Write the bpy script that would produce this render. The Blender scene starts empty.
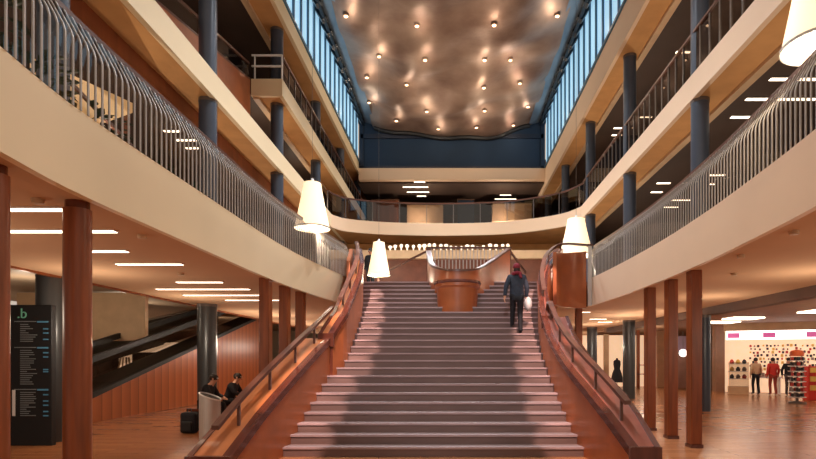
import bpy, bmesh, math, random
from mathutils import Vector, Matrix
random.seed(7)
PI = math.pi
S = bpy.context.scene
C = S.collection
F = 544.0
CX, CY, EYE = 452.0, 360.0, 1.6

def U(px, py, d):
    """pixel + depth -> world point"""
    return Vector(((px - CX) * d / F, d, EYE + (CY - py) * d / F))

# ---------------------------------------------------------------- materials
def lin(c):
    return tuple(((v / 255) / 12.92 if v / 255 <= .04045 else ((v / 255 + .055) / 1.055) ** 2.4) for v in c)

def mat(name, col, rough=.5, metal=0., var=.12, scale=3., stretch=(1, 1, 1), bump=0., emit=None, estr=0., spec=.5, coat=0.):
    m = bpy.data.materials.new(name); m.use_nodes = True
    nt = m.node_tree; b = nt.nodes['Principled BSDF']
    c = lin(col)
    tc = nt.nodes.new('ShaderNodeTexCoord'); mp = nt.nodes.new('ShaderNodeMapping')
    mp.inputs['Scale'].default_value = stretch
    nz = nt.nodes.new('ShaderNodeTexNoise'); nz.inputs['Scale'].default_value = scale; nz.inputs['Detail'].default_value = 4
    geo = nt.nodes.new('ShaderNodeNewGeometry')
    nt.links.new(geo.outputs['Position'], mp.inputs['Vector'])
    nt.links.new(mp.outputs['Vector'], nz.inputs['Vector'])
    rp = nt.nodes.new('ShaderNodeValToRGB')
    rp.color_ramp.elements[0].position = .3; rp.color_ramp.elements[1].position = .7
    rp.color_ramp.elements[0].color = tuple(v * (1 - var) for v in c) + (1,)
    rp.color_ramp.elements[1].color = tuple(min(1, v * (1 + var)) for v in c) + (1,)
    nt.links.new(nz.outputs['Fac'], rp.inputs['Fac'])
    nt.links.new(rp.outputs['Color'], b.inputs['Base Color'])
    b.inputs['Roughness'].default_value = rough; b.inputs['Metallic'].default_value = metal
    b.inputs['Specular IOR Level'].default_value = spec
    b.inputs['Coat Weight'].default_value = coat
    if bump:
        bp = nt.nodes.new('ShaderNodeBump'); bp.inputs['Strength'].default_value = bump; bp.inputs['Distance'].default_value = .02
        nt.links.new(nz.outputs['Fac'], bp.inputs['Height']); nt.links.new(bp.outputs['Normal'], b.inputs['Normal'])
    if emit:
        b.inputs['Emission Color'].default_value = lin(emit) + (1,); b.inputs['Emission Strength'].default_value = estr
    return m

def glass_mat(name, tint, op, rough=.06):
    m = bpy.data.materials.new(name); m.use_nodes = True; nt = m.node_tree
    for n in list(nt.nodes): nt.nodes.remove(n)
    out = nt.nodes.new('ShaderNodeOutputMaterial'); mx = nt.nodes.new('ShaderNodeMixShader'); tr = nt.nodes.new('ShaderNodeBsdfTransparent')
    gl = nt.nodes.new('ShaderNodeBsdfGlossy'); gl.inputs['Roughness'].default_value = rough
    gl.inputs['Color'].default_value = (.8, .8, .8, 1)
    tr.inputs['Color'].default_value = lin(tint) + (1,)
    lw = nt.nodes.new('ShaderNodeLayerWeight'); lw.inputs['Blend'].default_value = .25
    mul = nt.nodes.new('ShaderNodeMath'); mul.operation = 'MULTIPLY_ADD'; mul.inputs[1].default_value = .08; mul.inputs[2].default_value = op
    nt.links.new(lw.outputs['Fresnel'], mul.inputs[0]); nt.links.new(mul.outputs[0], mx.inputs[0])
    nt.links.new(tr.outputs[0], mx.inputs[1]); nt.links.new(gl.outputs[0], mx.inputs[2]); nt.links.new(mx.outputs[0], out.inputs[0])
    return m

def floor_mat():
    m = bpy.data.materials.new('parquet'); m.use_nodes = True; nt = m.node_tree; b = nt.nodes['Principled BSDF']
    geo = nt.nodes.new('ShaderNodeNewGeometry')
    br = nt.nodes.new('ShaderNodeTexBrick'); br.inputs['Scale'].default_value = 1
    br.inputs['Brick Width'].default_value = 1.2; br.inputs['Row Height'].default_value = .14; br.inputs['Mortar Size'].default_value = .004
    br.inputs['Color1'].default_value = lin((184, 122, 78)) + (1,); br.inputs['Color2'].default_value = lin((168, 108, 68)) + (1,)
    br.inputs['Mortar'].default_value = lin((140, 84, 52)) + (1,)
    nt.links.new(geo.outputs['Position'], br.inputs['Vector']); nt.links.new(br.outputs['Color'], b.inputs['Base Color'])
    nz = nt.nodes.new('ShaderNodeTexNoise'); nz.inputs['Scale'].default_value = 1.5
    mr = nt.nodes.new('ShaderNodeMapRange'); mr.inputs['To Min'].default_value = .22; mr.inputs['To Max'].default_value = .28
    nt.links.new(geo.outputs['Position'], nz.inputs['Vector']); nt.links.new(nz.outputs['Fac'], mr.inputs['Value']); nt.links.new(mr.outputs['Result'], b.inputs['Roughness'])
    return m

def panel_mat(name, c1, c2, period, axis='Y', rough=.3):
    """timber panelling with vertical board joints every `period` metres"""
    m = bpy.data.materials.new(name); m.use_nodes = True; nt = m.node_tree; b = nt.nodes['Principled BSDF']
    geo = nt.nodes.new('ShaderNodeNewGeometry'); sp = nt.nodes.new('ShaderNodeSeparateXYZ')
    nt.links.new(geo.outputs['Position'], sp.inputs[0])
    dv = nt.nodes.new('ShaderNodeMath'); dv.operation = 'DIVIDE'; dv.inputs[1].default_value = period
    fr = nt.nodes.new('ShaderNodeMath'); fr.operation = 'FRACT'
    nt.links.new(sp.outputs[axis], dv.inputs[0]); nt.links.new(dv.outputs[0], fr.inputs[0])
    rp = nt.nodes.new('ShaderNodeValToRGB'); e = rp.color_ramp.elements
    e[0].position = .0; e[0].color = lin(tuple(v * .55 for v in c2)) + (1,)
    e[1].position = .12; e[1].color = lin(c1) + (1,)
    x = e.new(.9); x.color = lin(c2) + (1,)
    nt.links.new(fr.outputs[0], rp.inputs[0]); nt.links.new(rp.outputs[0], b.inputs['Base Color'])
    b.inputs['Roughness'].default_value = rough
    return m

M = {}
M['floor'] = floor_mat()
M['cream_l'] = mat('cream plaster', (234, 212, 172), .6, var=.03, scale=.6)
M['cream_r'] = mat('cream plaster pink', (230, 200, 168), .6, var=.03, scale=.6)
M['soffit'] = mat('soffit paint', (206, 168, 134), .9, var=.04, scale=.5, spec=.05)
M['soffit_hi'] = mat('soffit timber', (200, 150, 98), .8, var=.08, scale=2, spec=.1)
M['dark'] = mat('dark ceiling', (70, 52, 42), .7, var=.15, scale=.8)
M['darkwall'] = mat('dark back wall', (100, 70, 52), .9, var=.3, scale=1.2)
M['brownwall'] = mat('brown timber wall', (128, 68, 38), .45, var=.2, scale=1.5, stretch=(3, 3, .4))
M['carpet'] = mat('gallery floor', (120, 100, 86), .8)
M['col'] = mat('slate column paint', (60, 67, 80), .35, var=.06)
M['gcol'] = mat('dark column paint', (58, 58, 58), .3, var=.06)
M['wood'] = mat('red brown timber', (134, 70, 34), .35, var=.25, scale=4, stretch=(4, 4, .35), spec=.4)
M['wood_dk'] = mat('dark red timber', (94, 46, 32), .25, var=.2, scale=4, stretch=(3, .5, .5), coat=.3)
M['orange'] = mat('orange timber', (184, 108, 60), .32, var=.14, scale=2.5, stretch=(2, .5, 2), coat=.15)
M['orange_side'] = mat('orange timber panelling', (168, 94, 54), .35, var=.16, scale=2, stretch=(1, 1, 1))
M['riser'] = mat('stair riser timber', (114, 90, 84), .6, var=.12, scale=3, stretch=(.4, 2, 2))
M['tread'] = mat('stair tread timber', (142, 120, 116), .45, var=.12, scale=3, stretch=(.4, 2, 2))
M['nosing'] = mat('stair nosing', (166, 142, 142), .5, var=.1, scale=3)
M['rail'] = mat('rail brown', (96, 60, 46), .3, var=.1)
M['slat'] = mat('slat steel', (170, 162, 154), .5, .0, var=.05)
M['slat_dk'] = mat('post dark steel', (104, 94, 88), .35, .3, var=.05)
M['white'] = mat('white enamel', (230, 230, 228), .4, var=.02)
M['black'] = mat('black', (14, 14, 16), .6, var=.1)
M['blackmatt'] = mat('black cloth', (24, 24, 30), .8, var=.2, scale=20)
M['glass'] = glass_mat('balustrade glass', (226, 220, 214), .02, 0)
M['glass_dk'] = glass_mat('tinted glass', (160, 148, 140), .10, .0)
M['lamp'] = mat('lamp shade glow', (255, 240, 214), .6, var=.01, emit=(255, 222, 178), estr=.95)
M['lampin'] = mat('lamp diffuser', (255, 250, 240), .6, var=.01, emit=(255, 240, 214), estr=2)
M['strip'] = mat('strip diffuser', (255, 240, 220), .5, var=.01, emit=(255, 230, 200), estr=5)
M['spot'] = mat('reflected spot glow', (255, 225, 190), .5, var=.01, emit=(255, 206, 160), estr=3)  # glow of reflected ceiling spots, put into the material
M['pane'] = mat('emissive daylight pane', (150, 190, 215), .3, var=.25, scale=.6, stretch=(1, 1, .4), emit=(160, 204, 230), estr=.85)  # emission stands in for daylight coming through the glass
M['mullion'] = mat('dark blue mullion', (66, 108, 136), .4, var=.05)
M['truss'] = mat('truss steel', (34, 44, 54), .4, .3, var=.1)
M['blue'] = mat('dark blue panel', (22, 44, 66), .85, var=.15, scale=.5)
M['navy'] = mat('navy frame', (18, 28, 46), .4)
M['greyblue'] = mat('grey blue panel', (120, 130, 140), .35, .4, var=.15, scale=1)
M['steel'] = mat('brushed steel', (200, 196, 190), .4, .35, var=.08, scale=8, stretch=(8, 8, .3))
M['shopwall'] = mat('glowing shop wall', (250, 226, 190), .6, var=.1, scale=3, emit=(255, 214, 176), estr=.5)  # emission puts the shop lighting into the wall itself
M['shoplight'] = mat('shop light box', (255, 245, 240), .5, var=.02, emit=(255, 240, 232), estr=3)
M['pink'] = mat('pink sign', (206, 96, 160), .5, var=.05, emit=(214, 100, 160), estr=.5)
M['beige'] = mat('beige wall', (196, 164, 128), .6, var=.08)
M['grey_wall'] = mat('grey beige wall', (150, 132, 112), .6, var=.1, scale=.7)
M['red'] = mat('red cloth', (206, 50, 36), .6)
M['orangep'] = mat('orange plastic', (226, 104, 50), .5)
M['leaf'] = mat('plant leaf', (46, 74, 44), .5, var=.4, scale=9)
M['pot'] = mat('plant pot', (70, 62, 58), .5)
M['skin'] = mat('skin', (206, 150, 120), .5, var=.05)
M['navycoat'] = mat('dark teal coat', (38, 46, 60), .8, var=.25, scale=14, bump=.4)
M['trousers'] = mat('black trousers', (22, 22, 28), .8, var=.2, scale=20)
M['burg'] = mat('burgundy wool', (122, 30, 46), .9, var=.2, scale=30, bump=.4)
M['bag'] = mat('pale bag', (206, 206, 206), .6, var=.1)
M['text'] = mat('sign lettering', (112, 116, 116), .6, emit=(150, 152, 150), estr=.03)
M['textb'] = mat('sign blue marks', (70, 116, 140), .6, emit=(90, 160, 190), estr=.1)
M['textg'] = mat('sign green emblem', (110, 180, 150), .6, emit=(100, 180, 150), estr=.08)
M['hair'] = mat('dark hair', (40, 28, 22), .7)
M['shoe'] = mat('dark shoe', (30, 26, 26), .5)

def ceil_mat():
    m = bpy.data.materials.new('bronze membrane'); m.use_nodes = True; nt = m.node_tree; b = nt.nodes['Principled BSDF']
    geo = nt.nodes.new('ShaderNodeNewGeometry'); nz = nt.nodes.new('ShaderNodeTexNoise'); nz.inputs['Scale'].default_value = .55; nz.inputs['Detail'].default_value = 5
    nt.links.new(geo.outputs['Position'], nz.inputs['Vector'])
    rp = nt.nodes.new('ShaderNodeValToRGB'); e = rp.color_ramp.elements
    e[0].position = .3; e[0].color = lin((120, 90, 76)) + (1,); e[1].position = .75; e[1].color = lin((186, 160, 142)) + (1,)
    nt.links.new(nz.outputs['Fac'], rp.inputs[0]); nt.links.new(rp.outputs[0], b.inputs['Base Color'])
    b.inputs['Metallic'].default_value = .55; b.inputs['Roughness'].default_value = .48
    bp = nt.nodes.new('ShaderNodeBump'); bp.inputs['Strength'].default_value = .25; bp.inputs['Distance'].default_value = .3
    nt.links.new(nz.outputs['Fac'], bp.inputs['Height']); nt.links.new(bp.outputs[0], b.inputs['Normal'])
    return m
M['ceil'] = ceil_mat()

# ---------------------------------------------------------------- mesh helpers
class MB:
    def __init__(s): s.v = []; s.f = []; s.mi = []
    def quad(s, a, b, c, d, mi=0):
        n = len(s.v); s.v += [tuple(a), tuple(b), tuple(c), tuple(d)]; s.f.append((n, n + 1, n + 2, n + 3)); s.mi.append(mi)
    def box(s, x0, x1, y0, y1, z0, z1, mi=0):
        n = len(s.v)
        s.v += [(x0, y0, z0), (x1, y0, z0), (x1, y1, z0), (x0, y1, z0), (x0, y0, z1), (x1, y0, z1), (x1, y1, z1), (x0, y1, z1)]
        for f in ((3, 2, 1, 0), (4, 5, 6, 7), (0, 1, 5, 4), (1, 2, 6, 5), (2, 3, 7, 6), (3, 0, 4, 7)):
            s.f.append(tuple(n + i for i in f)); s.mi.append(mi)
    def bar(s, a, b, w, h, mi=0, up=(0, 0, 1)):
        a = Vector(a); b = Vector(b); t = (b - a).normalized(); up = Vector(up)
        r = t.cross(up)
        if r.length < 1e-4: r = Vector((1, 0, 0))
        r.normalize(); u = r.cross(t).normalized()
        n = len(s.v)
        for p in (a, b):
            for (i, j) in ((-1, -1), (1, -1), (1, 1), (-1, 1)):
                s.v.append(tuple(p + r * (i * w / 2) + u * (j * h / 2)))
        for f in ((0, 1, 2, 3), (7, 6, 5, 4), (0, 4, 5, 1), (1, 5, 6, 2), (2, 6, 7, 3), (3, 7, 4, 0)):
            s.f.append(tuple(n + i for i in f)); s.mi.append(mi)
    def sweep(s, pts, prof, mi=0, closed=True, side=None):
        """sweep a profile [(out, up)] along 3D pts; out = horizontal right-hand normal"""
        n0 = len(s.v); P = [Vector(p) for p in pts]; m = len(prof)
        for i, p in enumerate(P):
            a = P[max(0, i - 1)]; b = P[min(len(P) - 1, i + 1)]
            t = (b - a); t.z = 0; t.normalize(); r = Vector((t.y, -t.x, 0))
            for (o, u) in prof: s.v.append(tuple(p + r * o + Vector((0, 0, u))))
        for i in range(len(P) - 1):
            for j in range(m if closed else m - 1):
                k = (j + 1) % m
                s.f.append((n0 + i * m + j, n0 + i * m + k, n0 + (i + 1) * m + k, n0 + (i + 1) * m + j)); s.mi.append(mi)
        if closed:
            s.f.append(tuple(n0 + j for j in range(m))[::-1]); s.mi.append(mi)
            s.f.append(tuple(n0 + (len(P) - 1) * m + j for j in range(m))); s.mi.append(mi)
    def lathe(s, c, prof, n=20, mi=0, cap=True):
        c = Vector(c); n0 = len(s.v)
        for (r, z) in prof:
            for k in range(n):
                a = 2 * PI * k / n; s.v.append((c.x + r * math.cos(a), c.y + r * math.sin(a), c.z + z))
        for i in range(len(prof) - 1):
            for k in range(n):
                k2 = (k + 1) % n
                s.f.append((n0 + i * n + k, n0 + i * n + k2, n0 + (i + 1) * n + k2, n0 + (i + 1) * n + k)); s.mi.append(mi)
        if cap:
            s.f.append(tuple(n0 + k for k in range(n))[::-1]); s.mi.append(mi)
            s.f.append(tuple(n0 + (len(prof) - 1) * n + k for k in range(n))); s.mi.append(mi)
    def tube(s, pts, r, n=8, mi=0):
        P = [Vector(p) for p in pts]; n0 = len(s.v)
        for i, p in enumerate(P):
            t = (P[min(i + 1, len(P) - 1)] - P[max(0, i - 1)]).normalized()
            a = t.cross(Vector((0, 0, 1)))
            if a.length < .05: a = t.cross(Vector((0, 1, 0)))
            a.normalize(); b = t.cross(a)
            rr = r[i] if isinstance(r, (list, tuple)) else r
            for k in range(n):
                th = 2 * PI * k / n; s.v.append(tuple(p + a * (rr * math.cos(th)) + b * (rr * math.sin(th))))
        for i in range(len(P) - 1):
            for k in range(n):
                k2 = (k + 1) % n
                s.f.append((n0 + i * n + k, n0 + (i + 1) * n + k, n0 + (i + 1) * n + k2, n0 + i * n + k2)); s.mi.append(mi)
        s.f.append(tuple(n0 + k for k in range(n))); s.mi.append(mi)
        s.f.append(tuple(n0 + (len(P) - 1) * n + k for k in range(n))[::-1]); s.mi.append(mi)
    def prism(s, poly, z0, z1, mi=(0, 0, 0)):
        """poly ccw [(x,y)]; mi = bottom, side, top material"""
        n0 = len(s.v); m = len(poly)
        for z in (z0, z1):
            for (x, y) in poly: s.v.append((x, y, z))
        s.f.append(tuple(n0 + k for k in range(m))[::-1]); s.mi.append(mi[0])
        s.f.append(tuple(n0 + m + k for k in range(m))); s.mi.append(mi[2])
        for k in range(m):
            k2 = (k + 1) % m; s.f.append((n0 + k, n0 + k2, n0 + m + k2, n0 + m + k)); s.mi.append(mi[1])
    def build(s, name, mats, parent=None, smooth=False, bevel=0, origin=None, **kw):
        me = bpy.data.meshes.new(name)
        o0 = Vector(origin) if origin is not None else Vector((0, 0, 0))
        me.from_pydata([tuple(Vector(v) - o0) for v in s.v], [], s.f)
        if not isinstance(mats, (list, tuple)): mats = [mats]
        for m in mats: me.materials.append(m)
        for i, p in enumerate(me.polygons):
            p.material_index = s.mi[i]; p.use_smooth = smooth
        bm = bmesh.new(); bm.from_mesh(me); bmesh.ops.recalc_face_normals(bm, faces=bm.faces); bm.to_mesh(me); bm.free()
        me.update()
        o = bpy.data.objects.new(name, me); C.objects.link(o)
        o.location = o0
        if parent is not None:
            o.parent = parent
            if parent.get('_w') is not None: pass
            o.location = o0 - world_of(parent)
        if bevel:
            b = o.modifiers.new('bevel', 'BEVEL'); b.width = bevel; b.segments = 2; b.limit_method = 'ANGLE'
        if smooth:
            try: me.shade_smooth_by_angle(angle=math.radians(40)) if hasattr(me, 'shade_smooth_by_angle') else None
            except Exception: pass
            me.set_sharp_from_angle(angle=math.radians(40))
        tag(o, **kw)
        return o

def world_of(o):
    v = Vector((0, 0, 0))
    while o is not None: v = v + o.location; o = o.parent
    return v

def tag(o, label=None, cat=None, group=None, kind=None):
    if label: o['label'] = label
    if cat: o['category'] = cat
    if group: o['group'] = group
    if kind: o['kind'] = kind
    return o

def thing(name, loc, label, cat, group=None, kind=None, rz=0):
    o = bpy.data.objects.new(name, None); C.objects.link(o); o.location = loc; o.rotation_euler.z = rz; o.empty_display_size = .1
    return tag(o, label, cat, group, kind)

def copy_tree(o, parent=None):
    c = o.copy(); C.objects.link(c)
    if parent is not None: c.parent = parent
    for ch in list(o.children): copy_tree(ch, c)
    return c

def catmull(pts, step=.25):
    P = [Vector(p) for p in pts]; out = []
    for i in range(len(P) - 1):
        p0 = P[max(0, i - 1)]; p1 = P[i]; p2 = P[i + 1]; p3 = P[min(len(P) - 1, i + 2)]
        n = max(2, int((p2 - p1).length / step))
        for k in range(n):
            t = k / n
            out.append(.5 * ((2 * p1) + (-p0 + p2) * t + (2 * p0 - 5 * p1 + 4 * p2 - p3) * t * t + (-p0 + 3 * p1 - 3 * p2 + p3) * t ** 3))
    out.append(P[-1]); return out

def walk(pts, spacing):
    """points and tangents every `spacing` metres"""
    P = [Vector(p) for p in pts]; res = []; need = 0.; 
    for a, b in zip(P, P[1:]):
        L = (b - a).length; t = (b - a).normalized(); s = need
        while s < L: res.append((a + t * s, t)); s += spacing
        need = s - L
    return res

def interp(tab, x):
    if x <= tab[0][0]: (a, b) = (tab[0], tab[1])
    elif x >= tab[-1][0]: (a, b) = (tab[-2], tab[-1])
    else:
        for a, b in zip(tab, tab[1:]):
            if a[0] <= x <= b[0]: break
    return a[1] + (b[1] - a[1]) * (x - a[0]) / (b[0] - a[0])

ORD = ['first', 'second', 'third', 'fourth', 'fifth', 'sixth', 'seventh', 'eighth', 'ninth', 'tenth', 'eleventh', 'twelfth', 'thirteenth', 'fourteenth']

# ---------------------------------------------------------------- levels
Z1, Z1S = 4.0, 3.24
Z2, Z2S = 8.2, 7.63
Z3R, Z3RS = 12.5, 11.45
Z3L, Z3LS = 12.85, 12.3
ZM, ZMS = 10.39, 9.86
ZT = 15.6

# ---------------------------------------------------------------- ground floor, outer walls
mb = MB(); mb.box(-16, 24, -3, 40, -.2, 0); mb.build('floor', M['floor'], kind='structure')
mb = MB(); mb.box(-16.2, -16, -3, 40, 0, 3.6); mb.build('wall_left', M['grey_wall'], kind='structure')
mb = MB(); mb.box(-16, 24, 40, 40.2, 0, 3.9); mb.build('wall_back', M['grey_wall'], kind='structure')

# first gallery edges
L1 = catmull([(-3.25, 2.2, 0), (-3.4, 3.3, 0), (-3.52, 4.24, 0), (-3.6, 4.8, 0), (-3.65, 5.6, 0), (-3.65, 8, 0), (-3.65, 10, 0), (-3.6, 11.8, 0), (-3.45, 13.4, 0), (-3.2, 15.2, 0), (-3.05, 16.4, 0)], .3)
R1 = catmull([(3.2, 2.2, 0), (3.5, 3.6, 0), (3.75, 5, 0), (3.9, 6.0, 0), (4.0, 6.8, 0), (4.19, 8.76, 0), (4.3, 11.1, 0), (4.27, 14.0, 0), (4.14, 16.4, 0)], .3)

def slab(name, poly, z0, z1, mb_, ms, mt):
    m = MB(); m.prism(poly, z0, z1, (0, 1, 2)); return m.build(name, [mb_, ms, mt], kind='structure')

poly = [(p.x - .03, p.y) for p in L1] + [(-3.05, 16.75), (-7.75, 16.75), (-7.75, 2.2)]
slab('ceiling_left', poly, Z1S, Z1 - .02, M['soffit'], M['dark'], M['carpet'])
poly = [(7.95, 2.2), (7.95, 16.75), (4.14, 16.75)] + [(p.x + .03, p.y) for p in reversed(R1)]
slab('ceiling_right', poly, Z1S, Z1 - .02, M['soffit'], M['dark'], M['carpet'])
poly = [(-7.75, 16.75), (7.95, 16.75), (7.95, 28.4), (-7.75, 28.4)]
slab('floor_gallery', poly, Z1S, Z1, M['soffit'], M['wood_dk'], M['carpet'])
# fascias
for nm, path, m, sg in (('trim_1', L1, M['cream_l'], 1), ('trim_2', R1, M['cream_r'], -1)):
    b = MB(); b.sweep(path, [(-.05, Z1S - .03), (.03 if sg > 0 else .03, Z1S - .03), (.03, Z1 + .02), (-.05, Z1 + .02)])
    b.build(nm, m, smooth=True, kind='structure')
# raised areas beyond the gallery soffits
b = MB(); b.box(-16, -7.75, 2, 40, 3.75, 3.95); b.build('ceiling_side_left', M['grey_wall'], kind='structure')
b = MB(); b.box(7.95, 24, 2, 40, 3.3, 3.5); b.build('ceiling_side_right', mat('shop ceiling', (150, 112, 82), .6), kind='structure')
b = MB(); b.box(7.95, 8.25, 2, 28, 3.0, 3.35); b.build('trim_3', mat('dark beam', (92, 62, 44), .6), kind='structure')
b = MB(); b.box(-7.75, -7.65, 2, 28, 3.2, 3.3); b.build('trim_4', M['wood'], kind='structure')
b = MB(); b.box(-7.75, 7.95, 28.4, 40, 3.1, 3.3); b.build('ceiling_far', M['soffit'], kind='structure')

# ---------------------------------------------------------------- upper slabs
def side_slab(tagname, s, xe, y0, y1, zb, zt, mf, n):
    """side +1 right / -1 left; fascia, timber soffit strip, beam, dark ceiling, floor"""
    X = lambda a, b: (min(s * a, s * b), max(s * a, s * b))
    b = MB(); x = X(xe, xe + .12); b.box(x[0], x[1], y0, y1, zb, zt); b.build('trim_%d' % n, mf, kind='structure')
    b = MB(); x = X(xe + .1, xe + .78); b.box(x[0], x[1], y0, y1, zb + .02, zt - .02); b.build('ceiling_%s_edge' % tagname, M['soffit_hi'], kind='structure')
    b = MB(); x = X(xe + .76, xe + .95); b.box(x[0], x[1], y0, y1, zb - (.4 if tagname == 'second_left' else .06), zt - .02); b.build('trim_%d' % (n + 1), M['brownwall'] if tagname == 'second_left' else M['beige'], kind='structure')
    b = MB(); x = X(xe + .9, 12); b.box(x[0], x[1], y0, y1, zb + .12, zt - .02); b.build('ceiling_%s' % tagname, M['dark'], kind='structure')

side_slab('second_left', -1, 5.45, 2, 38, Z2S, Z2, M['cream_l'], 10)
side_slab('second_right', 1, 5.55, 2, 38, Z2S, Z2, M['cream_r'], 12)
side_slab('third_left', -1, 5.3, 8, 38, Z3LS, Z3L, M['cream_l'], 14)
side_slab('third_right', 1, 5.3, 8, 38, Z3RS, Z3R, M['cream_r'], 16)
side_slab('mezzanine', -1, 5.3, 17.1, 38, ZMS, ZM, M['cream_l'], 18)
b = MB(); b.box(-6.28, -5.3, 17.0, 17.12, ZMS, ZM); b.build('trim_20', M['cream_l'], kind='structure')
# outer walls of galleries
b = MB(); b.box(-12.2, -12, 2, 38, 4, Z3L); b.build('wall_gallery_left', M['darkwall'], kind='structure')
b = MB(); b.box(12, 12.2, 2, 38, 4, Z3R); b.build('wall_gallery_right', M['darkwall'], kind='structure')
b = MB(); b.box(-12, -7.75, 2, 38, 3.95, 4.0); b.build('floor_first_left', M['carpet'], kind='structure')
b = MB(); b.box(7.95, 12, 2, 38, 3.9, 4.0); b.build('floor_first_right', M['carpet'], kind='structure')
b = MB(); b.box(-9.2, -9.0, 2, 16, 4.0, 7.5); b.build('wall_timber_left', M['brownwall'], kind='structure')
b = MB(); b.box(-12, 12, 38, 38.2, 4, 15.6); b.build('wall_far', M['darkwall'], kind='structure')

# bridge at second level (curved) ---------------------------------------
BR = catmull([(-5.57, 24.3, 0), (-5.15, 25.3, 0), (-3.6, 26.0, 0), (-1.5, 26.3, 0), (.3, 26.3, 0), (2.5, 26.0, 0), (4.2, 25.2, 0), (5.2, 24.3, 0), (5.66, 23.2, 0)], .4)
poly = [(p.x, p.y + .06) for p in BR] + [(5.66, 31), (-5.57, 31)]
slab('ceiling_bridge', poly, Z2S + .03, Z2 - .02, M['soffit_hi'], M['cream_r'], M['carpet'])
b = MB(); b.sweep(BR, [(-.06, Z2S - .02), (.05, Z2S - .02), (.05, Z2), (-.06, Z2)]); b.build('trim_21', M['cream_r'], smooth=True, kind='structure')
b = MB(); b.box(-5.5, 5.6, 31, 38, Z2S, Z2); b.build('floor_bridge_back', M['carpet'], kind='structure')
# end wall beam, dark ceiling, blue panel
b = MB(); b.box(-5.3, 5.3, 30.9, 31.3, 11.85, 12.5); b.build('trim_22', M['cream_r'], kind='structure')
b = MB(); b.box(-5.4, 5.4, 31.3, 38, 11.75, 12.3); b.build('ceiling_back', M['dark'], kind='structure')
b = MB(); b.box(-5.3, 5.3, 31, 31.2, 12.5, 15.6); b.build('wall_blue', M['blue'], kind='structure')
b = MB()
b.box(-5.2, 5.2, 30.9, 31, 12.5, 12.62); b.box(-5.2, 5.2, 30.9, 31, 14.2, 14.45); b.box(-5.25, -5.05, 30.9, 31, 12.5, 15); b.box(5.05, 5.25, 30.9, 31, 12.5, 15)
b.build('trim_23', M['navy'], kind='structure')

# ---------------------------------------------------------------- roof: wavy membrane, side panels, clerestory
b = MB(); nx, ny = 40, 110
def cz(x, y):
    u = x / 4.9
    return 15.05 - .75 * (1 - u * u) + .10 * math.sin(y * 1.35 + 1.2 * math.sin(x * .9)) + .07 * math.sin(x * 2.1 + y * .6) + .05 * math.sin(y * 2.9 + x * 1.7)
for j in range(ny + 1):
    for i in range(nx + 1):
        x = -4.5 + 9.0 * i / nx; y = 8 + 22.9 * j / ny
        b.v.append((x, y, cz(x, y)))
for j in range(ny):
    for i in range(nx):
        k = j * (nx + 1) + i; b.f.append((k, k + 1, k + nx + 2, k + nx + 1)); b.mi.append(0)
b.build('ceiling', M['ceil'], smooth=True, kind='structure')
b = MB(); b.tube([(x_ / 10, 30.85, cz(x_ / 10, 30.9) - .06) for x_ in range(-44, 45, 2)], .13, 8); b.build('trim_25', M['black'], smooth=True, kind='structure')
b = MB(); b.box(-5.6, 5.6, 8, 38, 15.75, 15.95); b.build('ceiling_roof', M['truss'], kind='structure')
n = 24
for s, nm, z0 in ((-1, 'left', Z3L), (1, 'right', Z3R)):
    b = MB(); xa, xb = sorted((s * 4.88, s * 5.15)); 
    b.quad((s * 4.35, 8, 14.95), (s * 4.35, 31, 14.95), (s * 5.0, 31, 15.15), (s * 5.0, 8, 15.15)); b.build('ceiling_panel_%s' % nm, M['greyblue'], kind='structure')
    w = tag(bpy.data.objects.new('window_%d' % (n - 23), None), kind='structure'); C.objects.link(w)
    w.location = (s * 5.38, 8, z0); n += 1
    b = MB(); xs = sorted((s * 5.36, s * 5.40)); b.box(xs[0], xs[1], 8, 31, z0, 15.6); b.build('pane', M['pane'], w)
    b = MB()
    y = 8.1
    while y < 31: 
        xs = sorted((s * 5.30, s * 5.37)); b.box(xs[0], xs[1], y, y + .13, z0, 15.55); y += .92
    xs = sorted((s * 5.24, s * 5.37)); b.box(xs[0], xs[1], 8, 31, z0, z0 + .1)
    b.build('mullion_frame', M['mullion'], w)
    t = thing('roof_truss', (s * 5.15, 8, 15.4), 'dark steel truss with cross blocks above the %s hand clerestory windows' % nm, 'truss', 'roof trusses')
    b = MB(); b.bar((s * 5.22, 8, 15.45), (s * 5.22, 30.9, 15.45), .26, .14); b.build('top_chord', M['truss'], t)
    b = MB(); b.bar((s * 5.02, 8, 15.05), (s * 5.02, 30.9, 15.05), .12, .2); b.build('bottom_chord', M['truss'], t)
    b = MB(); b.bar((s * 5.28, 8.5, 15.4), (s * 5.0, 8.5, 14.95), .3, .24); wb = b.build('cross_block', M['truss'], t, origin=(s * 5.1, 8.5, 15.3))
    for q_ in range(1, 25):
        w2 = wb.copy(); C.objects.link(w2); w2.location.y += .92 * q_

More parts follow.
